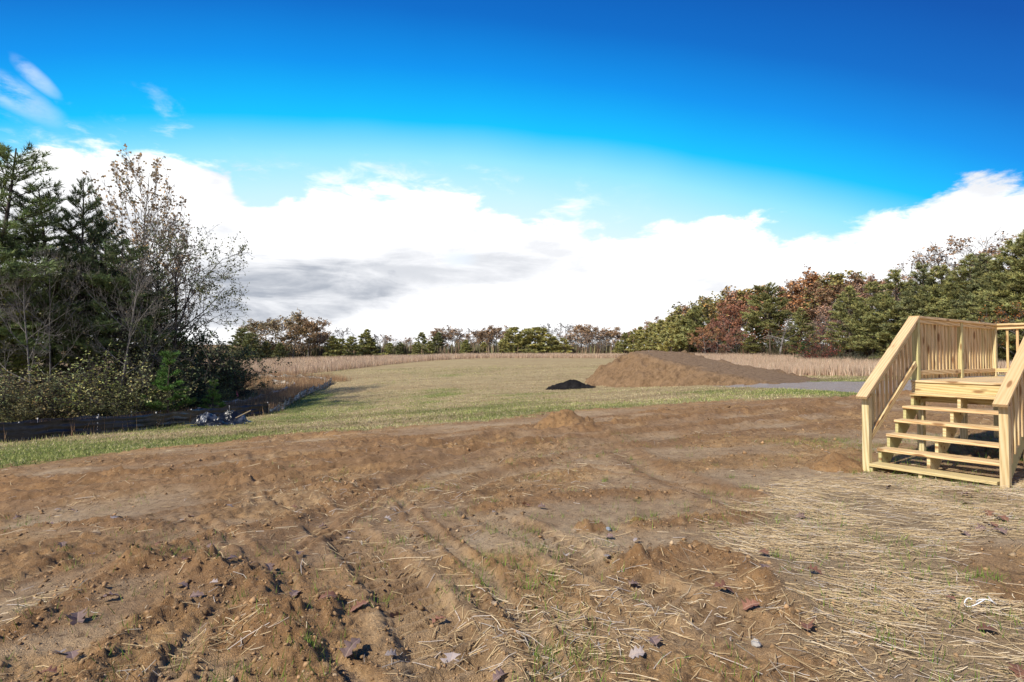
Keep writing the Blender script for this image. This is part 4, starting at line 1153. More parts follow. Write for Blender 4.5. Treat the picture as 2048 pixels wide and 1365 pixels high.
ORD = ['first', 'second', 'third', 'fourth', 'fifth', 'sixth', 'seventh', 'eighth', 'ninth', 'tenth', 'eleventh', 'twelfth', 'thirteenth', 'fourteenth', 'fifteenth',
       'sixteenth', 'seventeenth', 'eighteenth', 'nineteenth', 'twentieth']
def ordinal(n):
    if n <= 20: return ORD[n - 1]
    t = {2: 'twenty', 3: 'thirty', 4: 'forty', 5: 'fifty'}[n // 10]
    return (t + '-' + ORD[n % 10 - 1]) if n % 10 else {3: 'thirtieth', 4: 'fortieth', 5: 'fiftieth'}[n // 10]

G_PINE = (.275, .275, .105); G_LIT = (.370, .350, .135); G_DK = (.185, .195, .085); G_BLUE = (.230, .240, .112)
ORANGE = (.42, .255, .135); RED = (.37, .185, .130); BROWN = (.34, .215, .125); OLIVE = (.28, .245, .085); PINKB = (.42, .27, .19); GOLD = (.44, .30, .11)

# far line of trees beyond the meadow, left to right: (column, top row, distance, kind, colour)
FAR = [(486, 668, 120, 'firm', G_DK), (503, 676, 118, 'firm', G_DK), (516, 660, 135, 'autumn', (.22, .175, .075)), (532, 690, 120, 'firm', G_DK), (550, 656, 150, 'thin', PINKB), (560, 692, 128, 'firm', G_DK),
       (586, 650, 140, 'autumn', (.27, .205, .085)), (602, 668, 165, 'thin', PINKB), (618, 659, 140, 'autumn', (.30, .19, .10)), (640, 676, 150, 'autumn', BROWN), (655, 682, 165, 'thin', PINKB), (666, 680, 140, 'firm', G_PINE),
       (682, 684, 140, 'firm', G_PINE), (690, 668, 175, 'bare', PINKB), (704, 681, 145, 'firm', G_PINE), (729, 668, 150, 'pine', G_PINE), (742, 684, 150, 'firm', G_PINE), (756, 678, 178, 'bare', PINKB), (780, 680, 175, 'thin', PINKB),
       (778, 691, 150, 'firm', G_PINE), (800, 690, 155, 'firm', G_DK), (812, 684, 180, 'thin', PINKB), (834, 690, 155, 'firm', G_PINE), (848, 673, 165, 'pine', G_PINE), (860, 688, 158, 'firm', G_PINE), (873, 673, 165, 'pine', G_DK), (885, 673, 175, 'autumn', BROWN),
       (906, 667, 178, 'thin', BROWN), (922, 674, 180, 'thin', PINKB), (932, 686, 160, 'firm', G_PINE), (944, 668, 185, 'bare', PINKB), (957, 675, 178, 'autumn', BROWN), (968, 690, 165, 'firm', G_LIT), (981, 671, 178, 'autumn', ORANGE), (996, 667, 180, 'autumn', BROWN),
       (1008, 684, 165, 'firm', G_LIT), (1024, 664, 168, 'firm', G_LIT), (1038, 676, 170, 'firm', G_LIT), (1050, 666, 168, 'firm', G_LIT), (1069, 664, 168, 'firm', G_LIT), (1086, 666, 168, 'firm', G_LIT), (1101, 661, 190, 'bare', PINKB), (1108, 680, 168, 'firm', G_LIT),
       (1128, 659, 192, 'bare', PINKB), (1128, 682, 168, 'firm', G_LIT), (1146, 676, 175, 'thin', BROWN), (1161, 665, 178, 'autumn', ORANGE), (1177, 676, 170, 'thin', PINKB), (1190, 671, 176, 'autumn', BROWN), (1203, 680, 165, 'bare', PINKB), (1214, 676, 176, 'thin', BROWN), (1228, 671, 176, 'autumn', ORANGE)]
WORD = {'firm': ('evergreen_tree', 'small dark evergreen', 'pine tree'), 'pine': ('pine_tree', 'tall ragged pine', 'pine tree'), 'autumn': ('autumn_tree', 'leafy autumn tree', 'tree'), 'thin': ('thinning_tree', 'half bare autumn tree', 'tree'), 'bare': ('bare_tree', 'leafless grey tree', 'tree')}
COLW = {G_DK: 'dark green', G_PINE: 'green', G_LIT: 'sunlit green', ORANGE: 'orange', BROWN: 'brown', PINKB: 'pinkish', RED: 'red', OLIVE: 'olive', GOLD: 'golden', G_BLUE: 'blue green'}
rngT = random.Random(77)
NV = {'firm': 2, 'pine': 4, 'autumn': 3, 'thin': 2, 'bare': 2, 'farpine': 2, 'farfirm': 3, 'farautumn': 3, 'farthin': 2, 'farbare': 2}
def pick(kind, Y):
    k = ('far' + kind) if Y >= 98 else kind
    return k + str(rngT.randrange(NV[k]))
for n, (px, top, Y, kind, tint) in enumerate(FAR):
    x, y, h = stand(px, top, Y); key = pick(kind, Y); nm, phrase, cat = WORD[kind]
    tint = tuple(v * 1.1 for v in tint) if kind in ('firm', 'pine') else tuple(0.6 * v + 0.4 * w for v, w in zip(tint, (.42, .33, .22)))  # far tints paled: haze of distance put into the leaf colour
    plant(nm, key, x, y, h * 1.16, tint, '%s beyond the meadow, %s from the left of the far line' % (phrase, ordinal(n + 1)), cat, 'trees in the far line beyond the meadow', sxy=1.6 if kind == 'firm' else 1.45)

# wood on the right: front edge then the rows behind it, each left to right
EDGE = [(1236, 682, 150, 'firm', G_LIT), (1252, 664, 148, 'pine', G_PINE), (1268, 660, 140, 'firm', G_LIT), (1286, 652, 135, 'pine', G_LIT), (1304, 645, 130, 'firm', G_LIT), (1322, 637, 122, 'pine', G_LIT), (1344, 630, 115, 'firm', G_LIT),
        (1360, 628, 112, 'pine', G_LIT), (1378, 617, 106, 'pine', G_PINE), (1396, 612, 100, 'pine', G_PINE), (1412, 652, 88, 'autumn', (.42, .23, .115)), (1432, 640, 90, 'autumn', RED), (1450, 607, 92, 'autumn', (.36, .17, .10)), (1476, 655, 86, 'autumn', RED),
        (1506, 622, 86, 'pine', G_PINE), (1600, 612, 78, 'pine', G_PINE), (1640, 622, 78, 'thin', PINKB), (1664, 628, 72, 'thin', (.30, .12, .08)), (1700, 566, 68, 'pine', G_PINE), (1745, 556, 64, 'pine', G_PINE), (1792, 530, 60, 'pine', G_PINE),
        (1842, 517, 57, 'pine', G_BLUE), (1880, 522, 55, 'pine', G_PINE), (1924, 499, 52, 'pine', G_PINE), (1966, 500, 50, 'pine', G_BLUE), (2002, 470, 47, 'pine', G_PINE), (2050, 458, 45, 'pine', G_PINE), (2110, 440, 43, 'pine', G_PINE)]
for n, (px, top, Y, kind, tint) in enumerate(EDGE):
    x, y, h = stand(px, top, Y); key = pick(kind, Y); nm, phrase, cat = WORD[kind]
    if kind == 'firm': phrase = 'low branched pine'
    plant(nm, key, x, y, h * 0.95, tint, '%s edging the right wood, %s from its far left end' % (phrase, ordinal(n + 1)), cat, 'trees along the edge of the right wood', sxy=1.3)
BACK = [(1262, 668, 170, 'autumn', BROWN), (1296, 652, 165, 'autumn', ORANGE), (1330, 640, 155, 'autumn', BROWN), (1366, 622, 140, 'autumn', ORANGE), (1404, 606, 130, 'autumn', OLIVE), (1424, 604, 125, 'autumn', OLIVE), (1446, 612, 115, 'pine', G_PINE),
        (1468, 590, 118, 'autumn', OLIVE), (1486, 582, 118, 'autumn', GOLD), (1500, 592, 112, 'autumn', (.42, .23, .13)), (1590, 585, 105, 'autumn', ORANGE), (1612, 562, 102, 'autumn', (.45, .235, .11)), (1636, 566, 104, 'autumn', ORANGE), (1660, 558, 100, 'autumn', OLIVE),
        (1684, 566, 96, 'autumn', BROWN), (1720, 552, 92, 'autumn', BROWN), (1756, 556, 86, 'autumn', PINKB), (1580, 640, 92, 'pine', G_DK), (1625, 640, 90, 'pine', G_DK), (1470, 650, 100, 'pine', G_DK), (1550, 640, 96, 'pine', G_DK), (1440, 660, 104, 'pine', G_DK),
        (1680, 600, 84, 'pine', G_DK), (1724, 590, 80, 'pine', G_DK), (1768, 570, 76, 'pine', G_DK), (1816, 560, 72, 'pine', G_DK), (1862, 545, 68, 'pine', G_DK), (1896, 492, 70, 'bare', BROWN), (1916, 480, 70, 'thin', BROWN), (1944, 474, 68, 'thin', BROWN), (1905, 540, 64, 'pine', G_DK), (1950, 530, 61, 'pine', G_DK),
        (1990, 520, 58, 'pine', G_DK), (2034, 510, 56, 'pine', G_DK), (2085, 490, 54, 'pine', G_DK), (1410, 640, 112, 'pine', G_DK), (1380, 650, 122, 'pine', G_DK), (1350, 655, 132, 'pine', G_DK)]
BACK.sort(key=lambda r: r[0])
for n, (px, top, Y, kind, tint) in enumerate(BACK):
    x, y, h = stand(px, top, Y); key = pick(kind, Y); nm, phrase, cat = WORD[kind]
    plant(nm, key, x, y, h * 0.95, tint, '%s deeper in the right wood, %s from the left behind its edge' % (phrase, ordinal(n + 1)), cat, 'trees deeper in the right wood', sxy=1.3)
x, y, h = stand(1540, 569, 82)
plant('pine_tree', 'big_pine', x, y, h * 0.98, G_PINE, 'tallest round headed pine with bare trunk above the dirt mound', 'pine tree', None, 0.6, 1.15)
x, y, h = stand(1558, 628, 78)
plant('dead_tree', 'snag', x, y, h, BROWN, 'gnarled pale dead tree with crooked limbs beside the tallest pine', 'tree', None, 1.0, 1.1)
for i, (px, top, Y, key, hh, tint, nm, lab) in enumerate([
        (1612, 684, 70, 'young_pine', 1, (.035, .085, .020), 'evergreen_shrub', 'rounded dark green young cedar at the foot of the right wood'),
        (1700, 700, 62, 'shrub0', 1, (.17, .19, .11), 'grey_green_shrub', 'grey green bush at the foot of the wood left of the stairs'),
        (1735, 706, 60, 'shrub1', 1, (.17, .19, .11), 'grey_green_shrub', 'grey green bush nearest the stair handrail at the wood edge'),
        (1640, 672, 66, 'shrub2', 1, (.30, .09, .06), 'red_shrub', 'dull red leaved bush between the cedar and the grey bushes'),
        (1488, 712, 80, 'shrub0', 1, (.11, .22, .03), 'small_green_bush', 'small bright green bush behind the meadow by the dirt mound'),
        (2030, 610, 44, 'thin0', 1, (.42, .17, .05), 'autumn_sapling', 'thin orange leaved sapling behind the back rail of the deck'),
        (1545, 700, 76, 'thicket', 1, (.12, .10, .05), 'undergrowth_bush', 'brown undergrowth bush below the dead tree'),
        (1440, 694, 86, 'shrub1', 1, (.24, .11, .06), 'russet_bush', 'russet bush under the red trees above the dirt mound')]):
    x, y, h = stand(px, top, Y)
    plant(nm, key, x, y, h, tint, lab, 'bush' if 'sapling' not in nm else 'sapling', None, sxy=1.5 if key != 'thin0' else 1.0)

# the grove on the left
LEFT = [  # column, top row, distance, proto, colour, name, label, spread
    (-70, 262, 29, 'near_pine0', (.050, .080, .028), 'pine_tree', 'tall long needled pine cut by the left frame edge', 1.25),
    (-10, 460, 31, 'near_pine1', (.075, .095, .022), 'pine_tree', 'yellow green pine low at the left frame edge', 1.2),
    (118, 372, 33, 'near_pine2', (.030, .048, .018), 'pine_tree', 'dark dense pine left of the bare topped poplar', 1.2),
    (172, 356, 36, 'near_pine1', (.034, .056, .020), 'pine_tree', 'pointed dark pine touching the poplar crown', .8),
    (205, 440, 38, 'near_pine0', (.034, .056, .020), 'pine_tree', 'slim dark pine directly left of the poplar trunk', 0.9),
    (276, 312, 42, 'poplar', (.19, .140, .082), 'poplar_tree', 'tall domed poplar with sparse rusty leaves above the grove', 1.0),
    (330, 425, 44, 'poplar', (.18, .135, .09), 'poplar_tree', 'shorter thin twigged tree on the right shoulder of the poplar', .95),
    (258, 478, 36, 'near_pine2', (.036, .060, .022), 'pine_tree', 'dark pine in front of the poplar trunk', 1.1),
    (318, 545, 38, 'near_pine1', (.034, .056, .020), 'pine_tree', 'short dark pine below the right side of the poplar', 1.15),
    (350, 505, 38, 'spreading', (.050, .055, .028), 'spreading_tree', 'wide dark tree reaching its limbs right over the field', .84),
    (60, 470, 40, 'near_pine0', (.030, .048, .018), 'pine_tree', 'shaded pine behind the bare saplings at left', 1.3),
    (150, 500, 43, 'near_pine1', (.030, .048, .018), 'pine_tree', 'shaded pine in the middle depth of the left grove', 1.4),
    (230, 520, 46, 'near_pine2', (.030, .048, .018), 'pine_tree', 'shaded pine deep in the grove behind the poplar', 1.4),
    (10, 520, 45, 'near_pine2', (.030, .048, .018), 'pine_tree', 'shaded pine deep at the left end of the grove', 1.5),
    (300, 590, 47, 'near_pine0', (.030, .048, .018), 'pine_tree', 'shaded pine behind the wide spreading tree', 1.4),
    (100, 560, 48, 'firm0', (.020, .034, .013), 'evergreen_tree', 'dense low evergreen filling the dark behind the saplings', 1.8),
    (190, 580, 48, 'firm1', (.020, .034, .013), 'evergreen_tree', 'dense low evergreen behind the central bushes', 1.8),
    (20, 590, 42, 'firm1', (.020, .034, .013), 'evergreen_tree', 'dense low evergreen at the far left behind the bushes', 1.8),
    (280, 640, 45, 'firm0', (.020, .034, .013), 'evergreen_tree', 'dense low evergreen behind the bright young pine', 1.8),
    (72, 520, 28.5, 'sapling', (.2, .17, .08), 'bare_sapling', 'pale leafless sapling forking behind the leftmost bushes', .8),
    (106, 505, 30, 'sapling1', (.2, .17, .08), 'bare_sapling', 'straight pale grey sapling second from the left', .7),
    (240, 500, 31, 'sapling', (.2, .17, .08), 'bare_sapling', 'grey barked sapling above the central bushes', .8),
    (290, 560, 33, 'sapling1', (.2, .17, .08), 'bare_sapling', 'leafless sapling left of the wide spreading tree', .9),
    (165, 540, 34, 'sapling1', (.2, .17, .08), 'bare_sapling', 'tangled leafless sapling between the dark pines', 1.2),
    (35, 720, 27.2, 'shrub0', (.15, .165, .075), 'leafy_shrub', 'grey green bush farthest left behind the black fence', 1.3),
    (100, 742, 27.6, 'shrub1', (.17, .135, .060), 'leafy_shrub', 'brownish bush second from the left behind the black fence', 1.25),
    (165, 714, 28.6, 'shrub2', (.17, .185, .060), 'leafy_shrub', 'pale olive bush, the tallest in the shrub row', 1.25),
    (225, 722, 29.5, 'shrub0', (.185, .175, .070), 'leafy_shrub', 'yellow olive bush in the middle of the shrub row', 1.3),
    (285, 700, 31.5, 'shrub1', (.165, .170, .075), 'leafy_shrub', 'twiggy olive bush just left of the bright young pine', 1.15),
    (60, 760, 26.8, 'thicket', (.085, .080, .035), 'bramble_bush', 'low dark bramble at the left against the black fence', 1.1),
    (190, 790, 28.2, 'thicket', (.080, .080, .032), 'bramble_bush', 'low dark bramble below the tallest olive bush', 1.4),
    (255, 780, 29.2, 'thicket', (.080, .085, .030), 'bramble_bush', 'low dark bramble in front of the yellow olive bush', 1.3),
    (338, 704, 34.5, 'young_pine', (.050, .098, .020), 'young_pine', 'bright green young pine at the front of the grove', 1.0),
    (428, 762, 38.5, 'young_pine', (.055, .105, .020), 'young_pine', 'smallest bright green pine near the pink ribbon', 1.0),
    (300, 775, 34.0, 'thicket', (.070, .080, .032), 'bramble_bush', 'dark bramble at the foot of the bright young pine', 1.2),
    (378, 745, 40, 'thicket', (.055, .075, .032), 'evergreen_shrub', 'dark green bush between the two bright young pines', 1.4),
    (395, 672, 44, 'thicket', (.038, .052, .022), 'evergreen_shrub', 'big dark rounded thicket at the right end of the grove', 1.0),
    (350, 664, 42, 'thicket', (.040, .055, .022), 'evergreen_shrub', 'dark thicket behind the bright young pine', 1.0),
    (440, 690, 50, 'thicket', (.048, .056, .028), 'evergreen_shrub', 'dark sloping thicket nearest the far meadow', 1.2),
    (470, 730, 54, 'thicket', (.075, .065, .038), 'twiggy_shrub', 'brown twiggy bush inside the fence loop', 1.5),
    (485, 752, 50, 'shrub2', (.10, .085, .05), 'twiggy_shrub', 'small grey twiggy bush by the inner fence', 1.3)]
for px, top, Y, key, tint, nm, lab, sx in LEFT:
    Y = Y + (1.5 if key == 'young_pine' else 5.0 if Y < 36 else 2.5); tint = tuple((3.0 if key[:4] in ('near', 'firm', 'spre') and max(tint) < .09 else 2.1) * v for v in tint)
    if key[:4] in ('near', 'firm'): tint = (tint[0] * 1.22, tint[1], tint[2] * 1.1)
    x, y, h = stand(px, top, Y)
    cat = 'pine tree' if 'pine' in nm else ('bush' if 'shrub' in nm or 'bush' in nm else ('sapling' if 'sapling' in nm else 'tree'))
    plant(nm, key, x, y, h, tint, lab, cat, 'plants of the left grove', sxy=sx, seed=hash(px) % 7, rz=(R(200) if key == 'spreading' else None), bark=M_BARK_D if key.startswith('near') else None)

# ------------------------------------------------------------------ grasses, straw, litter
NP = np.random.default_rng(2024)
def visible_sector(x, y, pad=8):
    a = np.degrees(np.arctan2(x, y)); return (np.abs(a) < 43 + pad) & (y > 0.5)

def blades(name, x, y, h, w, lean, cols, mat, z=None):
    n = len(x); z = ground_parts(x, y)[0] if z is None else z
    a = NP.uniform(0, 6.283, n); b_ = NP.uniform(0, 6.283, n)
    V = np.zeros((n, 3, 3)); base = np.stack([x, y, z - 0.005], 1)
    u = np.stack([np.cos(a), np.sin(a), 0 * a], 1) * (w / 2)[:, None]
    V[:, 0] = base - u; V[:, 1] = base + u
    V[:, 2] = base + np.stack([np.cos(b_) * lean, np.sin(b_) * lean, h], 1)
    me = mesh_np(name, V.reshape(-1, 3), np.arange(3 * n).reshape(n, 3), [mat], np.repeat(cols, 3, 0))
    o = link(name, me); return o

def palette(n, table):
    """random mix of colours: table rows (weight, rgb)"""
    w = np.array([t[0] for t in table], float); w /= w.sum(); c = np.array([t[1] for t in table])
    k = NP.choice(len(table), n, p=w); out = c[k] * NP.uniform(.7, 1.3, (n, 1)); return out

def polar(n, r0, r1, half=50, power=1.0):
    a = np.radians(NP.uniform(-half, half, n)); u = NP.random(n)
    r = np.exp(np.log(r0) + u ** power * (np.log(r1) - np.log(r0))); return r * np.sin(a), r * np.cos(a)

TALL_L = hits([(430, 757), (475, 757), (560, 753), (650, 745), (760, 732), (860, 722), (950, 717.3), (1090, 716.6), (1235, 717)])
TALL_FAR = [(40, 150), (-5, 150), (-60, 140), (-90, 110), (-60, 75)]
TALL_R = [(17.5, 66), (19.5, 58), (22, 50.5), (26, 45.5)] + hits([(1735, 754)]) + [(33, 37), (48, 38), (48, 48), (41, 57), (36, 75), (33, 95), (28, 108), (22, 100)]
def build_tall_grass():
    poly = TALL_L + TALL_FAR; xs, ys = [], []
    n = 240000
    # denser toward the near edge of the strip
    px = NP.uniform(-95, 45, n * 3); py = NP.uniform(55, 155, n * 3)
    d, _, _ = polydist(px, py, TALL_L); m = inside(px, py, poly) & (NP.random(len(px)) < np.clip(1.25 * np.exp(-d / 9.0) + 0.10, 0, 1))
    x, y = px[m], py[m]
    px = NP.uniform(15, 50, n); py = NP.uniform(35, 112, n); m = inside(px, py, TALL_R); x = np.r_[x, px[m]]; y = np.r_[y, py[m]]
    m = visible_sector(x, y, 4); x, y = x[m], y[m]; n = len(x)
    h = (0.72 + 0.5 * fbm(x, y, 0.35, 3, 3)) * NP.uniform(.68, 1.08, n) * np.where(x > 12, 1.0, 1.08)
    w = NP.uniform(.028, .06, n); lean = NP.uniform(0, .22, n)
    c = palette(n, [(4, (.52, .37, .26)), (3, (.60, .46, .335)), (2, (.43, .295, .20)), (1.5, (.66, .55, .41)), (.8, (.46, .39, .24))])
    o = blades('meadow_grass', x, y, h, w, lean, c, M_BLADE, base_z(x, y))
    tag(o, 'tall reddish tan meadow grass bordering the mown field', 'tall grass', kind='stuff')
build_tall_grass()

def build_undergrowth():
    xs, ys, hs, ws, cs = [], [], [], [], []
    def belt(pts, wid, n, h, w, table):
        P = np.array(pts); L = np.r_[0, np.cumsum(np.hypot(*np.diff(P, axis=0).T))]; t = NP.uniform(0, L[-1], n)
        x = np.interp(t, L, P[:, 0]); y = np.interp(t, L, P[:, 1]); d = NP.random(n) * wid; r = np.hypot(x, y); x = x * (1 + d / r); y = y * (1 + d / r)
        k = 0.35 + 1.1 * fbm(x, y, 0.25, 3, 55)
        xs.append(x); ys.append(y); hs.append(NP.uniform(.15, 1.0, n) * h * k); ws.append(NP.uniform(.5, 1.2, n) * w); cs.append(palette(n, table))
    dark = [(3, (.085, .075, .040)), (2, (.13, .095, .055)), (2, (.075, .090, .040)), (1, (.19, .105, .065)), (1, (.16, .15, .09))]
    belt([(x_, y_) for x_, y_ in ((66, 40), (47, 50), (42, 62), (38, 80), (35, 100), (32, 130), (30, 152))], 26, 42000, 2.6, .30, dark)
    belt([(-85, 128), (-62, 132), (-48, 148), (-20, 160), (0, 165), (20, 168), (32, 160)], 30, 34000, 4.6, .70, [(3, (.20, .16, .10)), (2, (.26, .20, .14)), (2, (.17, .18, .08)), (1, (.30, .21, .14)), (1, (.22, .22, .12))])
    x, y = np.concatenate(xs), np.concatenate(ys); n = len(x)
    o = blades('undergrowth', x, y, np.concatenate(hs), np.concatenate(ws), NP.uniform(.05, .7, n), np.concatenate(cs), M_BLADE, base_z(x, y))
    tag(o, 'brown and green undergrowth below the trees behind the meadow', 'undergrowth', kind='stuff')
build_undergrowth()

def build_field_grass():
    n = 330000; x, y = polar(n, 11, 85, 48, 0.9)
    s = soil_amt(x, y); g = sdpoly(x, y, GRAVEL)
    fl, _, _ = polydist(x, y, front + far_front)
    behind = inside(x, y, TALL_L + TALL_FAR) | inside(x, y, TALL_R)
    m = (NP.random(n) > s * 1.15 + 0.02) & (g < 0) & ~behind
    x, y, fl = x[m], y[m], fl[m]; n = len(x)
    e = sdpoly(x, y, SOIL)
    gr = np.clip(0.16 + 0.36 * sstep(-e, 15, 1.5) + 0.55 * sstep(x, -4, -22) * sstep(y, 68, 40) + (fbm(x, y, 0.16, 3, 90) - 0.5) * 1.6 + (fbm(x, y, 1.5, 3, 91) - .5) * 1.0, 0, 1)
    tall = np.exp(-(fl / 0.9) ** 2)
    isg = NP.random(n) < gr * 0.85
    c = np.where(isg[:, None], palette(n, [(3, (.235, .262, .078)), (2, (.31, .32, .11)), (1, (.16, .19, .05)), (1, (.40, .38, .17))]),
                 palette(n, [(3, (.48, .40, .23)), (2, (.38, .30, .16)), (2, (.57, .49, .31)), (1, (.27, .19, .10))]))
    stripe = sstep(fbm(x * 0.10 + y * 0.02, y - 0.15 * x, 0.55, 4, 120), 0.34, 0.66); c = c * (0.72 + 0.55 * stripe)[:, None]
    h = np.where(isg, NP.uniform(.04, .12, n), NP.uniform(.015, .08, n)) * (1 + 1.4 * tall); w = NP.uniform(.012, .03, n) * (0.6 + np.hypot(x, y) / 40)
    o = blades('field_grass', x, y, h, w, NP.uniform(.01, .09, n), c, M_BLADE)
    tag(o, 'short mown grass, part green part dry, covering the field', 'grass', kind='stuff')
build_field_grass()

def build_weeds():
    xs, ys = [], []
    for path, wd, cnt, off in ((front, 0.5, 900, 0.45), (inner2, 1.4, 5200, -0.6), (far_front, 0.8, 1800, 0.7), (back_run, 1.5, 3200, -1.3), (inner, 1.4, 2600, -1.2), (inner[2:], 0.9, 900, 1.1)):
        p = resample(path, 0.3); P = np.array([(q.x, q.y) for q in p]); k = NP.integers(0, len(P) - 1, cnt)
        t = P[np.minimum(k + 1, len(P) - 1)] - P[k]; t /= np.linalg.norm(t, axis=1)[:, None] + 1e-9
        clump = np.repeat(NP.normal(0, .3, (cnt // 9 + 1, 2)), 9, 0)[:cnt]; k2 = np.repeat(k[::9], 9)[:cnt] if True else k
        q = P[k2] + np.stack([-t[:, 1], t[:, 0]], 1)[0] * 0 + clump
        nrm = np.stack([-t[:, 1], t[:, 0]], 1); nrm = np.repeat(nrm[::9], 9, 0)[:cnt]
        q = q + nrm * (off + NP.normal(0, wd * 0.4, cnt))[:, None] + NP.normal(0, .05, (cnt, 2))
        xs.append(q[:, 0]); ys.append(q[:, 1])
    # inside the fence loop
    lp = [tuple(v) for v in far_front[2:]] + [tuple(v) for v in back_run]
    px = NP.uniform(-40, -8, 60000); py = NP.uniform(40, 80, 60000); m = inside(px, py, far_front + back_run + [inner2[3], inner2[2], inner2[1]]); xs.append(px[m][:9000]); ys.append(py[m][:9000])
    x = np.concatenate(xs); y = np.concatenate(ys); n = len(x)
    c = palette(n, [(3, (.40, .25, .14)), (2, (.30, .18, .10)), (2, (.50, .35, .21)), (1, (.24, .16, .10))])
    o = blades('dry_weeds', x, y, NP.uniform(.3, .95, n), NP.uniform(.012, .035, n), NP.uniform(.02, .25, n), c, M_BLADE)
    tag(o, 'dry rust brown weeds standing along the silt fences', 'weeds', kind='stuff')
build_weeds()

def straws(name, x, y, L, w, head, cols, lift, mat, label, cat):
    n = len(x); dx, dy = np.cos(head), np.sin(head)
    hl = L / 2; x0, y0, x1, y1 = x - dx * hl, y - dy * hl, x + dx * hl, y + dy * hl
    za = ground_parts(x0, y0)[0]; zb = ground_parts(x1, y1)[0]; zm = ground_parts(x, y)[0]
    l1, l2 = lift * NP.uniform(.2, 1.4, n), lift * NP.uniform(.2, 1.4, n)
    za = za + l1; zb = zb + l2; mid = np.maximum((za + zb) / 2, zm + 0.006); bend = NP.normal(0, .06, n) * L
    A = np.stack([x0, y0, za], 1); B = np.stack([x1, y1, zb], 1); Mi = np.stack([x - dy * bend, y + dx * bend, mid], 1)
    s = np.stack([-dy, dx, 0 * dx], 1) * (w / 2)[:, None]; up = np.array([[0, 0, 1.0]]) * (w * 0.55)[:, None]
    V = np.zeros((n, 9, 3))
    for k, P in enumerate((A, Mi, B)):
        V[:, 3 * k] = P - s; V[:, 3 * k + 1] = P + up; V[:, 3 * k + 2] = P + s
    i = np.arange(n)[:, None] * 9
    Fq = np.concatenate([i + np.array([[0, 1, 4, 3]]), i + np.array([[1, 2, 5, 4]]), i + np.array([[3, 4, 7, 6]]), i + np.array([[4, 5, 8, 7]])])
    o = link(name, mesh_np(name, V.reshape(-1, 3), Fq, [mat], np.repeat(cols, 9, 0)))
    return tag(o, label, cat, kind='stuff')

STRAWC = [(4, (.53, .40, .22)), (3, (.44, .325, .175)), (1.6, (.66, .55, .37)), (2, (.33, .24, .145)), (1.5, (.48, .42, .355))]
def build_straw():
    # dense mulch by the stairs
    n = 75000; x = NP.uniform(0.6, 9, n); y = NP.uniform(1.2, 9.2, n)
    sd = sdpoly(x, y, STRAW) + (fbm(x, y, 1.4, 3, 6) - 0.5) * 1.2; bd = sdpoly(x, y, BALD) + (fbm(x, y, 2.5, 3, 8) - .5) * .3
    patch = sstep(fbm(x, y, 1.6, 3, 66), 0.36, 0.60)
    m = (NP.random(n) < sstep(sd, -0.6, 0.5) * (0.16 + 0.84 * patch) * np.where(bd > 0, 0.04, 1.0)) & visible_sector(x, y)
    x, y = x[m], y[m]; n = len(x)
    flow = -0.30 + 1.5 * (fbm(x, y, 0.5, 2, 67) - 0.5)
    head = np.where(NP.random(n) < 0.72, flow + NP.normal(0, .38, n), NP.uniform(0, 6.28, n))
    straws('straw_mulch', x, y, NP.gamma(2.6, .055, n).clip(.03, .45), NP.uniform(.0020, .0046, n), head, palette(n, STRAWC), NP.gamma(1.6, .011, n), M_STRAW,
           'pale straw mulch spread over the soil in front of the stairs', 'straw')
    # loose stalks strewn thinly over the soil
    n = 26000; x, y = polar(n, 1.7, 20, 48, 1.0)
    dens = 0.10 + 0.9 * sstep(fbm(x, y, 0.8, 3, 68), 0.46, 0.68) + 0.28 * sstep(x, -0.5, 1.5) * sstep(y, 6, 3)
    for px, py, r0 in ((690, 962, .6), (880, 975, .75), (600, 985, .8), (20, 1215, .35), (450, 1275, .22), (1140, 1090, .3), (1100, 1240, .5), (1290, 1210, .5)):
        cx, cy = hit(px, py); dens = dens + 2.5 * np.exp(-((x - cx) ** 2 + (y - cy) ** 2) / r0 ** 2 * 1.5)
    m = (soil_amt(x, y) > .6) & (NP.random(n) < dens * 0.55); x, y = x[m], y[m]; n = len(x)
    straws('loose_straw', x, y, NP.gamma(2.2, .042, n).clip(.025, .4), NP.uniform(.0020, .0044, n) * (1 + np.hypot(x, y) / 14), NP.uniform(0, 6.28, n), palette(n, STRAWC), NP.uniform(.003, .016, n), M_STRAW,
           'loose straw stalks strewn thinly over the bare soil', 'straw')
build_straw()

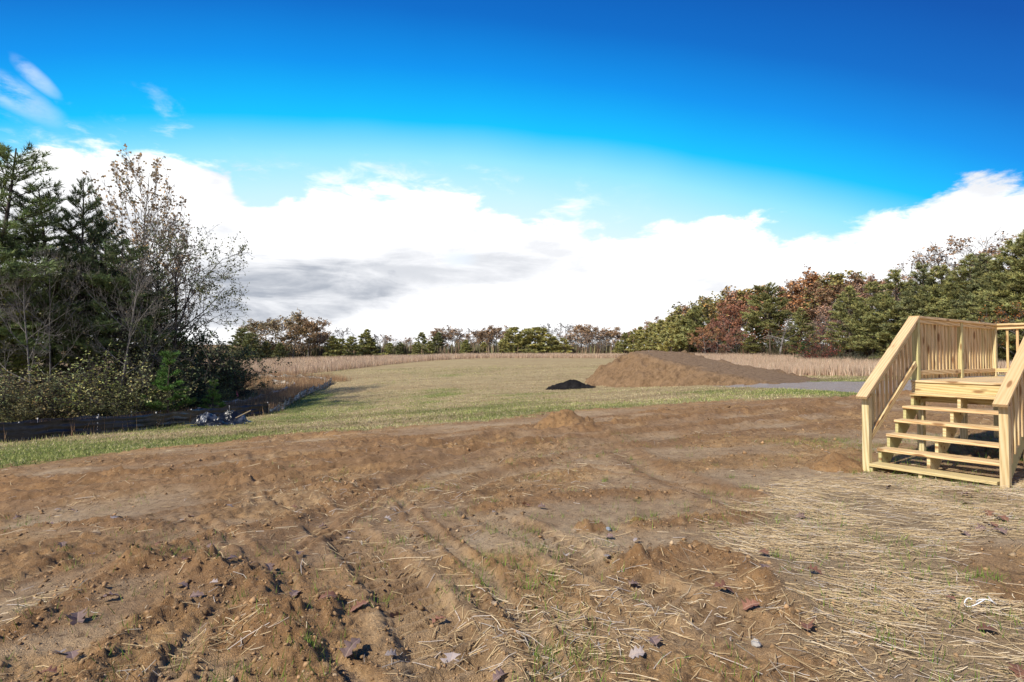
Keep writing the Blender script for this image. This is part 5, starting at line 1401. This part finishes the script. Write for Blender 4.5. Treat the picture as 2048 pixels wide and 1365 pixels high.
def build_sprigs():
    cx, cy = polar(620, 1.9, 13, 47); m = (soil_amt(cx, cy) > .7) & (fbm(cx, cy, 0.7, 3, 95) + 0.16 * (cx > 0) > 0.50); cx, cy = cx[m], cy[m]
    X, Y = [], []
    for a, b_ in zip(cx, cy):
        k = NP.integers(5, 26); r = NP.uniform(.02, .13); X.append(a + NP.normal(0, r, k)); Y.append(b_ + NP.normal(0, r, k))
    x = np.concatenate(X); y = np.concatenate(Y)
    # bands of new grass through the straw and along the near right
    gx = NP.uniform(-.5, 6.5, 30000); gy = NP.uniform(1.7, 7, 30000)
    k = sstep(fbm(gx * 0.7, gy, 1.5, 3, 96), 0.55, 0.75) * np.where(sdpoly(gx, gy, BALD) > 0, .1, 1); m = (NP.random(len(gx)) < k * 0.55) & visible_sector(gx, gy)
    x = np.r_[x, gx[m]]; y = np.r_[y, gy[m]]
    # grass left growing below and beside the stairs
    gx = NP.uniform(4.6, 9.5, 9000); gy = NP.uniform(5.6, 11, 9000); m = NP.random(9000) < sstep(fbm(gx, gy, 1.3, 3, 97), .40, .6); x = np.r_[x, gx[m]]; y = np.r_[y, gy[m]]
    n = len(x)
    c = palette(n, [(3, (.13, .22, .03)), (2, (.20, .29, .05)), (1, (.28, .30, .09)), (1, (.09, .15, .025))])
    o = blades('grass_sprigs', x, y, NP.uniform(.025, .105, n), NP.uniform(.003, .0065, n), NP.uniform(.005, .06, n), c, M_BLADE)
    tag(o, 'thin new green grass sprouting through soil and straw', 'grass', kind='stuff')
build_sprigs()

def build_clods():
    n = 36000; x, y = polar(n, 1.7, 26, 48, .95)
    k = fbm(x, y, 1.1, 3, 88); p = ground_parts(x, y); dens = sstep(k, .42, .66) * (1 - .8 * p[2]) * (1 - p[5])
    for pts, hw, hg in RIDGES:
        d, _, _ = polydist(x, y, pts); dens = dens + 1.1 * np.exp(-(d / (hw * 1.6)) ** 2)
    m = (p[1] > .55) & (NP.random(n) < dens); x, y = x[m], y[m]; z = p[0][m]; n = len(x)
    ico = np.array([(1, 0, 0), (0, 1, 0), (-1, 0, 0), (0, -1, 0), (0, 0, 1), (0, 0, -1)], float)
    fc = np.array([(0, 1, 4), (1, 2, 4), (2, 3, 4), (3, 0, 4), (1, 0, 5), (2, 1, 5), (3, 2, 5), (0, 3, 5)])
    sp = NP.uniform(0, 6.28, n); cs_, sn_ = np.cos(sp)[:, None], np.sin(sp)[:, None]
    s = (0.003 + NP.gamma(1.1, .0036, n)).clip(.003, .024) * (0.75 + np.hypot(x, y) / 14)
    V = ico[None] * s[:, None, None] * NP.uniform(.55, 1.5, (n, 6, 1)) * np.array([1.2, 1.0, .8]) + NP.normal(0, .25, (n, 6, 3)) * s[:, None, None]
    V[:, :, 0], V[:, :, 1] = V[:, :, 0] * cs_ - V[:, :, 1] * sn_, V[:, :, 0] * sn_ + V[:, :, 1] * cs_
    V = V + np.stack([x, y, z + s * .25], 1)[:, None]
    F_ = (np.arange(n)[:, None, None] * 6 + fc[None]).reshape(-1, 3)
    c = palette(n, [(4, (.29, .185, .095)), (3, (.35, .22, .115)), (2, (.20, .125, .065)), (.4, (.42, .31, .19))])
    o = link('soil_clods', mesh_np('soil_clods', V.reshape(-1, 3), F_, [M_CLOD], np.repeat(c, 6, 0)))
    tag(o, 'crumbled clods of brown soil scattered along the ruts', 'soil clods', kind='stuff')
build_clods()

# ------------------------------------------------------------------ fallen oak leaves, each one its own
def leaf_mesh(seed):
    rng = random.Random(seed)
    n = 13; L = 1.0; rows = []
    for i in range(n):
        t = i / (n - 1)
        lobe = 0.5 + 0.5 * math.cos(t * 6.283 * 3.6 + 0.6)
        w = (0.06 + 0.36 * math.sin(math.pi * min(1, t * 1.02)) ** 0.8 * (0.22 + 0.78 * lobe)) if 0.10 < t < 0.97 else 0.012
        rows.append((t * L - 0.5, w * rng.uniform(.8, 1.15), w * rng.uniform(.8, 1.15)))
    curl = rng.uniform(.2, .75); arch = rng.uniform(.05, .22); tw = rng.uniform(-.5, .5)
    V = []; 
    for x, a, b_ in rows:
        zc = arch * math.sin((x + .5) * 3.0)
        V += [(x - .12 * a, -a, zc + curl * a * a * 2.6 + tw * a * x), (x, 0, zc - .02), (x - .12 * b_, b_, zc + curl * b_ * b_ * 2.2 - tw * b_ * x)]
    f = []
    for i in range(n - 1):
        k = 3 * i; f += [(k, k + 1, k + 4, k + 3), (k + 1, k + 2, k + 5, k + 4)]
    me = bpy.data.meshes.new('fallen_leaf'); me.from_pydata(V, [], f); me.update(); me.materials.append(M_OAK)
    return me
def mat_oak():
    m, b = new_mat('dry_oak_leaf')
    tc = b.node('ShaderNodeTexCoord').outputs['Object']; oi = b.node('ShaderNodeObjectInfo')
    n = b.noise(tc, 5, 4.0, 0.6)
    c = b.mix(n, oi.outputs['Color'], b.mix(1.0, oi.outputs['Color'], (.45, .42, .42, 1), 'MULTIPLY'))
    vein = b.node('ShaderNodeSeparateXYZ'); b.put(vein.inputs[0], tc)
    c = b.mix(b.smooth(b.math('ABSOLUTE', vein.outputs[1]), .03, .0, 0, .45), c, (.48, .36, .27, 1))
    return finish(b, m, c, 0.65, n, 0.3, 0.01, 0.3)
M_OAK = mat_oak()
LEAFM = [leaf_mesh(s) for s in range(6)]
PURP, REDB, PALE, TANL = (.24, .165, .145), (.26, .125, .080), (.44, .38, .35), (.46, .35, .22)
LEAVES = [  # column, row, size, colour, own label or None
    (229, 1048, .15, PALE, 'pale upright oak leaf at the left of the soil, biggest of its cluster'), (191, 1073, .13, TANL, None), (142, 1025, .12, PURP, None), (115, 1025, .11, PALE, None), (35, 1039, .13, PURP, None), (100, 1061, .12, PURP, None), (124, 1100, .14, PURP, None),
    (184, 1112, .12, PURP, None), (417, 1108, .15, PURP, 'purple brown oak leaf lying on the pale soil left of the cleated track'), (360, 1049, .12, PALE, None), (380, 1036, .14, PURP, None), (459, 1017, .13, PALE, None), (465, 1128, .13, PURP, None), (504, 1134, .11, PURP, None), (318, 1094, .11, REDB, None),
    (370, 1156, .13, REDB, None), (361, 1184, .14, PURP, None), (393, 1202, .13, PURP, None), (426, 1186, .10, PALE, None), (219, 1206, .17, PURP, 'large folded oak leaf in the lower left furrow'), (155, 1249, .19, PURP, 'spread purple oak leaf nearest the lower left corner'), (118, 1315, .13, PALE, None), (142, 1325, .13, PURP, None),
    (785, 1025, .13, PALE, None), (774, 1043, .13, PALE, None), (703, 1063, .13, PALE, None), (694, 1075, .10, PALE, None), (646, 1051, .12, PURP, None), (587, 1025, .12, REDB, None), (842, 1080, .14, PURP, None), (990, 1033, .11, PALE, None), (595, 1126, .13, PURP, None), (537, 1154, .13, PURP, None),
    (591, 1182, .15, PURP, None), (656, 1214, .17, REDB, 'red brown oak leaf beside the crumbled ridge, left of a curled one'), (719, 1222, .17, REDB, 'curled red brown oak leaf left of the cleated track'), (787, 1227, .18, PURP, 'large torn oak leaf at the edge of the cleated track'), (877, 1243, .13, REDB, 'dark red oak leaf just right of the cleated track'),
    (704, 1317, .17, PURP, 'dark star shaped oak leaf near the bottom below the track'), (782, 1322, .10, PALE, None), (902, 1311, .18, PALE, 'pale star shaped oak leaf near the bottom centre'), (990, 1223, .09, TANL, None), (1001, 1358, .13, PURP, None), (95, 1352, .12, REDB, None),
    (1051, 1019, .15, REDB, None), (1083, 1021, .13, PURP, None), (1131, 1107, .11, PALE, None), (1216, 1118, .11, PALE, None), (1219, 1081, .11, PURP, None), (1274, 1088, .11, PALE, None), (1446, 1190, .19, REDB, 'ragged reddish oak leaf on the orange ridge'), (1305, 1290, .15, PURP, None), (1275, 1318, .12, PALE, None),
    (1527, 1115, .13, REDB, None), (1528, 1150, .14, PURP, None), (1502, 1227, .15, REDB, None), (1267, 1166, .11, PURP, None), (1934, 997, .15, PURP, None), (1937, 1013, .16, PURP, None), (1975, 1033, .15, REDB, None), (2002, 1044, .18, REDB, None), (1981, 1055, .17, REDB, None), (1962, 1062, .13, PURP, None), (1972, 1070, .13, PALE, None),
    (1999, 1070, .16, PURP, None), (1928, 1073, .15, PURP, None), (1601, 1036, .13, PURP, None), (1628, 1153, .15, REDB, None), (1896, 1211, .13, REDB, None), (1975, 1270, .14, REDB, 'single red brown leaf on the straw near the lower right corner'), (1616, 1270, .17, REDB, 'brown leaf at the straw edge below the orange ridge'), (2040, 1360, .14, REDB, None), (1778, 978, .12, PURP, None), (1935, 965, .13, PURP, None)]
rngL = random.Random(9); seen = {}
for px, py, s, tint, lab in sorted(LEAVES, key=lambda r: r[0]):
    x, y = hit(px, py); z = gz_at(x, y)
    o = link('fallen_leaf', rngL.choice(LEAFM)); v = rngL.uniform(.8, 1.2); o.color = (tint[0] * v, tint[1] * v, tint[2] * v, 1)
    o.location = (x, y, z + .018); o.scale = (s * 0.78,) * 3
    o.rotation_euler = (rngL.gauss(0, .28), rngL.gauss(0, .28), rngL.uniform(0, 6.28))
    straw_side = px > 1560
    name_of = {PURP: 'purplish brown', REDB: 'red brown', PALE: 'pale grey', TANL: 'tan'}[tint]
    place = 'straw by the stairs' if straw_side else 'bare soil'; key = (name_of, place)
    if not lab:
        seen[key] = seen.get(key, 0) + 1
        lab = '%s oak leaf on the %s, %s such leaf from the left' % (name_of, place, ordinal(seen[key]))
    tag(o, lab, 'leaf', 'fallen oak leaves')

# small finds on the ground
def lump(name, px, py, s, mat, label, cat, seed):
    rng = np.random.default_rng(seed); x, y = hit(px, py)
    u = np.linspace(0, math.pi, 7); v = np.linspace(0, 2 * math.pi, 10)[:-1]
    V = [(0, 0, .6)] + [(math.sin(a) * math.cos(b_) * k, math.sin(a) * math.sin(b_) * k * .75, math.cos(a) * .6 * k) for a in u[1:-1] for b_ in v for k in (rng.uniform(.75, 1.1),)] + [(0, 0, -.6)]
    n = len(v); f = [(0, 1 + i, 1 + (i + 1) % n) for i in range(n)]
    for r_ in range(len(u) - 3): f += [(1 + r_ * n + i, 1 + (r_ + 1) * n + i, 1 + (r_ + 1) * n + (i + 1) % n, 1 + r_ * n + (i + 1) % n) for i in range(n)]
    last = len(V) - 1; b0 = 1 + (len(u) - 3) * n; f += [(last, b0 + (i + 1) % n, b0 + i) for i in range(n)]
    me = bpy.data.meshes.new(name); me.from_pydata(V, [], f); me.materials.append(mat); me.update()
    o = link(name, me); o.location = (x, y, gz_at(x, y) + s * .25); o.scale = (s,) * 3; o.rotation_euler = (0, 0, seed)
    tag(o, label, cat)
lump('small_stone', 1512, 1300, .035, M_STONE, 'pale angular stone on the soil at the lower right', 'stone', 1)
lump('small_stone', 1216, 1065, .035, mat_plain('blue_grey_stone', (.25, .28, .32), .9, .2, .4), 'blue grey pebble beside a small clod in the middle of the yard', 'stone', 2)
lump('soil_clod', 1275, 1051, .075, mat_plain('mossy_clod', (.20, .13, .05), .95, .1, .6), 'round mossy brown clod on the pale soil', 'clod', 3)
def build_tie():
    x, y = hit(1962, 1222); z = gz_at(x, y); pts = []
    for i in range(60):
        t = i / 59; a = t * 6.283 * 2.3
        pts.append(Vector((-.10 + .20 * t + .035 * math.cos(a), .03 * math.sin(a), .030 + .022 * math.sin(a * 1.3 + 1))))
    t_ = Tree(1); t_.seg = [(tuple(a), tuple(b_), .0035, .0035) for a, b_ in zip(pts[:-1], pts[1:])]
    o = link('plastic_tie', t_.wood_mesh(M_WHITE, 5)); o.location = (x, y, z); o.rotation_euler = (0, 0, .2)
    tag(o, 'curled white plastic tie lying on the straw at the right', 'plastic tie')
build_tie()
